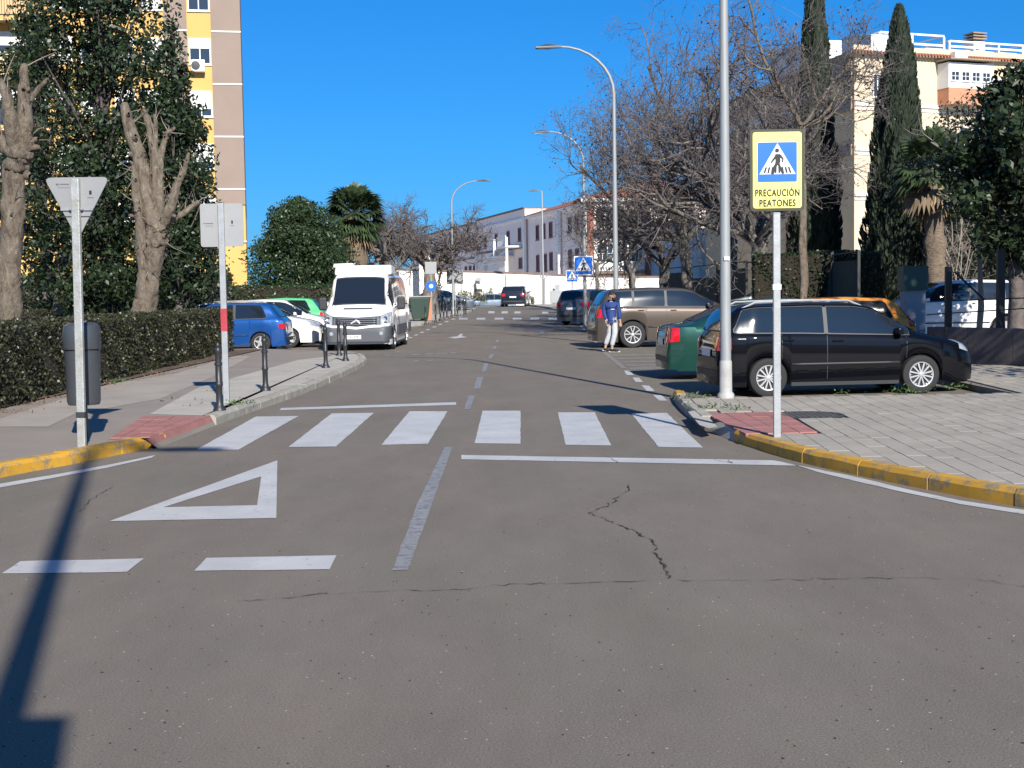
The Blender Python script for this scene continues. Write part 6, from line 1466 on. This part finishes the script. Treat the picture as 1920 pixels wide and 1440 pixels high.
# ================================================================ THE WALKING MAN
def skin_mesh(name, verts, edges, mt, parent, root=0, sub=2, smooth=True):
    """verts: (x,y,z,rx[,ry])"""
    me = bpy.data.meshes.new(name); bm = bmesh.new(); ly = bm.verts.layers.skin.verify()
    vs = [bm.verts.new(v[:3]) for v in verts]
    for i, v in enumerate(verts): vs[i][ly].radius = (v[3], v[4] if len(v) > 4 else v[3]); vs[i][ly].use_root = (i == root)
    for a, b_ in edges: bm.edges.new((vs[a], vs[b_]))
    bm.to_mesh(me); bm.free(); o = link(name, me, mt, parent)
    m = o.modifiers.new('skin', 'SKIN'); m.use_smooth_shade = True; m.branch_smoothing = .6
    s = o.modifiers.new('sub', 'SUBSURF'); s.levels = s.render_levels = sub
    return o
mp_ = G(1146, 660)
man = thing('person', 'man in blue zip jacket and light trousers walking past the brown off-roader', 'person', (mp_.x, mp_.y, 0), 0)
M_skin = mat('skin', (.42, .25, .17), .6); M_jack = mat('jacket_blue', (.010, .035, .16), .75, var=.15, scale=14, bump=.6, bscale=18); M_trs = mat('trousers_light', (.42, .44, .47), .85, var=.12, scale=16, bump=.7, bscale=16)
M_hair = mat('hair_dark', (.015, .012, .010), .8); M_shoe = mat('shoe_black', (.02, .02, .022), .6)
hipL, hipR = (-.05, .05, .84), (.09, -.03, .84); knL, knR = (-.02, .08, .50), (.10, -.08, .50); anL, anR = (-.15, .10, .13), (.01, -.06, .10)
shL, shR = (-.165, .05, 1.285), (.175, -.04, 1.285); elL, elR = (-.18, .03, 1.03), (.215, -.09, 1.04); wrL, wrR = (-.10, -.06, .82), (.235, -.16, .82)
V = [(.02, 0, .88, .09, .06), (.01, 0, 1.08, .085, .055), (.01, 0, 1.24, .08, .05), (.02, -.005, 1.37, .048), (.045, -.02, 1.43, .062), (.052, -.028, 1.50, .082, .088), (.045, -.02, 1.575, .066, .07),
     (*shL, .040), (*elL, .034), (*wrL, .024), (*shR, .040), (*elR, .034), (*wrR, .024),
     (*hipL, .085), (*knL, .056), (*anL, .036), (*hipR, .085), (*knR, .056), (*anR, .036),
     (-.085, -.09, .76, .030, .016), (.245, -.185, .76, .030, .016), (-.155+.02, .09, .05, .035), (.05, -.08, .045, .035)]
E = [(0,1),(1,2),(2,3),(3,4),(4,5),(5,6),(2,7),(7,8),(8,9),(2,10),(10,11),(11,12),(0,13),(13,14),(14,15),(0,16),(16,17),(17,18),(9,19),(12,20),(15,21),(18,22)]
for hx, hy, hz, sg, base in ((-.085, -.09, .76, -1, 19), (.245, -.185, .76, 1, 20)):     # fingers and thumb
    for k in range(4):
        i = len(V); fx = (k-1.5)*.016; L = (.062, .074, .070, .055)[k]
        V += [(hx+fx, hy-.004, hz-.03, .010), (hx+fx*1.1+.004, hy-.012, hz-.03-L*.55, .009), (hx+fx*1.1+.006, hy+.002, hz-.03-L, .007)]; E += [(base, i), (i, i+1), (i+1, i+2)]
    i = len(V); V += [(hx-sg*.032, hy-.015, hz-.005, .011), (hx-sg*.042, hy-.028, hz-.040, .009)]; E += [(base, i), (i, i+1)]
body = skin_mesh('body', V, E, M_skin, man)
skin_mesh('jacket', [(.02, 0, .84, .155, .12), (.01, 0, .92, .155, .12), (.01, 0, 1.10, .15, .115), (.01, 0, 1.25, .165, .12), (.02, -.005, 1.33, .10), (.028, -.01, 1.385, .075), (*shL, .078), (*elL, .066), (-.115, -.045, .85, .045), (*shR, .078), (*elR, .066), (.232, -.15, .85, .045)],
    [(0,1),(1,2),(2,3),(3,4),(4,5),(3,6),(6,7),(7,8),(3,9),(9,10),(10,11)], M_jack, man, root=1)
skin_mesh('trousers', [(.02, 0, .86, .13, .10), (*hipL, .10), (*knL, .080), (*anL[:2], anL[2]+.05, .062), (*hipR, .10), (*knR, .080), (*anR[:2], anR[2]+.05, .062)], [(0,1),(1,2),(2,3),(0,4),(4,5),(5,6)], M_trs, man)
for (ax, ay, az), (dx, dy), lift in ((anL, (.10, -.03), .03), (anR, (.12, -.05), 0)):
    s = skin_mesh('shoe', [(ax-.045, ay+.01, .055+lift, .050, .042), (ax+.02, ay, .055+lift*.7, .050, .045), (ax+dx*.9, ay+dy, .045+lift*.3, .046, .034), (ax+dx*1.6, ay+dy*1.6, .040, .036, .026)], [(0,1),(1,2),(2,3)], M_shoe, man, root=1)
    b = MB(); L = [Vector((ax-.07, ay+.02, .014+lift)), Vector((ax+dx*1.6+.02, ay+dy*1.6, .012))]; b.tube([L[0], L[0].lerp(L[1], .5), L[1]], [.014, .016, .013], 8); o = b.build('sole', M_plate, s); o.scale = (1, 1, .45) if False else (1, 1, 1)
b = MB(); b.lathe([(.001, .118), (.05, .108), (.084, .07), (.097, .02), (.096, -.01)], 18, Matrix.Translation((.036, -.008, 1.50)) @ Matrix.Rotation(R(-12), 4, 'X')); b.build('hair', M_hair, man, smooth=60)
fc = Vector((.052, -.028, 1.49)); fd = Vector((.62, -.78, -.12)).normalized(); fs = Vector((.78, .62, 0)).normalized()
b = MB(); b.tube([fc+fd*.070+Vector((0, 0, .018)), fc+fd*.108+Vector((0, 0, -.012)), fc+fd*.088+Vector((0, 0, -.024))], [.008, .014, .010], 6); b.build('nose', M_skin, man, smooth=60)
for s in (-1, 1):
    b = MB(); b.lathe([(.001, -.011), (.012, -.004), (.012, .004), (.001, .011)], 8, Matrix.Translation(fc+fd*.083+fs*s*.032+Vector((0, 0, .016)))); b.build('eye', M_ink, man, smooth=60)
    b = MB(); b.lathe([(.001, -.028), (.014, -.012), (.016, .012), (.001, .028)], 8, Matrix.Translation(fc+fs*s*.092+Vector((0, 0, -.004)))); b.build('ear', M_skin, man, smooth=60)
b = MB(); b.tube([fc+fd*.078-fs*.03+Vector((0, 0, -.047)), fc+fd*.092+Vector((0, 0, -.048)), fc+fd*.078+fs*.03+Vector((0, 0, -.047))], [.006, .008, .006], 6); b.build('mouth', mat('lips', (.25, .10, .08), .6), man)
b = MB(); b.tube([fc+fd*.055-fs*.062+Vector((0, 0, -.04)), fc+fd*.078-fs*.03+Vector((0, 0, -.078)), fc+fd*.084+Vector((0, 0, -.088)), fc+fd*.078+fs*.03+Vector((0, 0, -.078)), fc+fd*.055+fs*.062+Vector((0, 0, -.04))], [.014, .02, .022, .02, .014], 8); b.build('beard', M_hair, man, smooth=60)
b = MB(); b.tube([(-.15, -.075, 1.17), (0, -.128, 1.175), (.15, -.105, 1.17)], .010, 6); b.build('chest_stripe', M_ink, man)
b = MB(); b.box(-.005, .09, -.131, -.126, 1.125, 1.14); b.build('white_print', M_plate, man)
# ================================================================ UNSEEN BLOCK BEHIND THE VIEWER (added to darken reflections in glass and paint)
ob = thing('reflection_block', 'unseen brick-coloured house added behind the viewer to darken reflections', 'house', (10, -46, 0), 0)
b = MB(); b.box(-45, 60, -12, 0, -.2, 10.5); b.build('wall', mat('house_brown', (.20, .14, .11), .9, var=.15, scale=.4), ob)
b = MB(); b.box(-45.4, 60.4, -12.4, .4, 10.503, 10.9); b.build('cornice', M_cop, ob)
for k in range(34):
    for z in (1.0, 4.4, 7.7):
        e = MB(); e.box(-43+k*3, -41.6+k*3, .0, .03, z, z+1.6); e.build('window', M_bglass, ob)
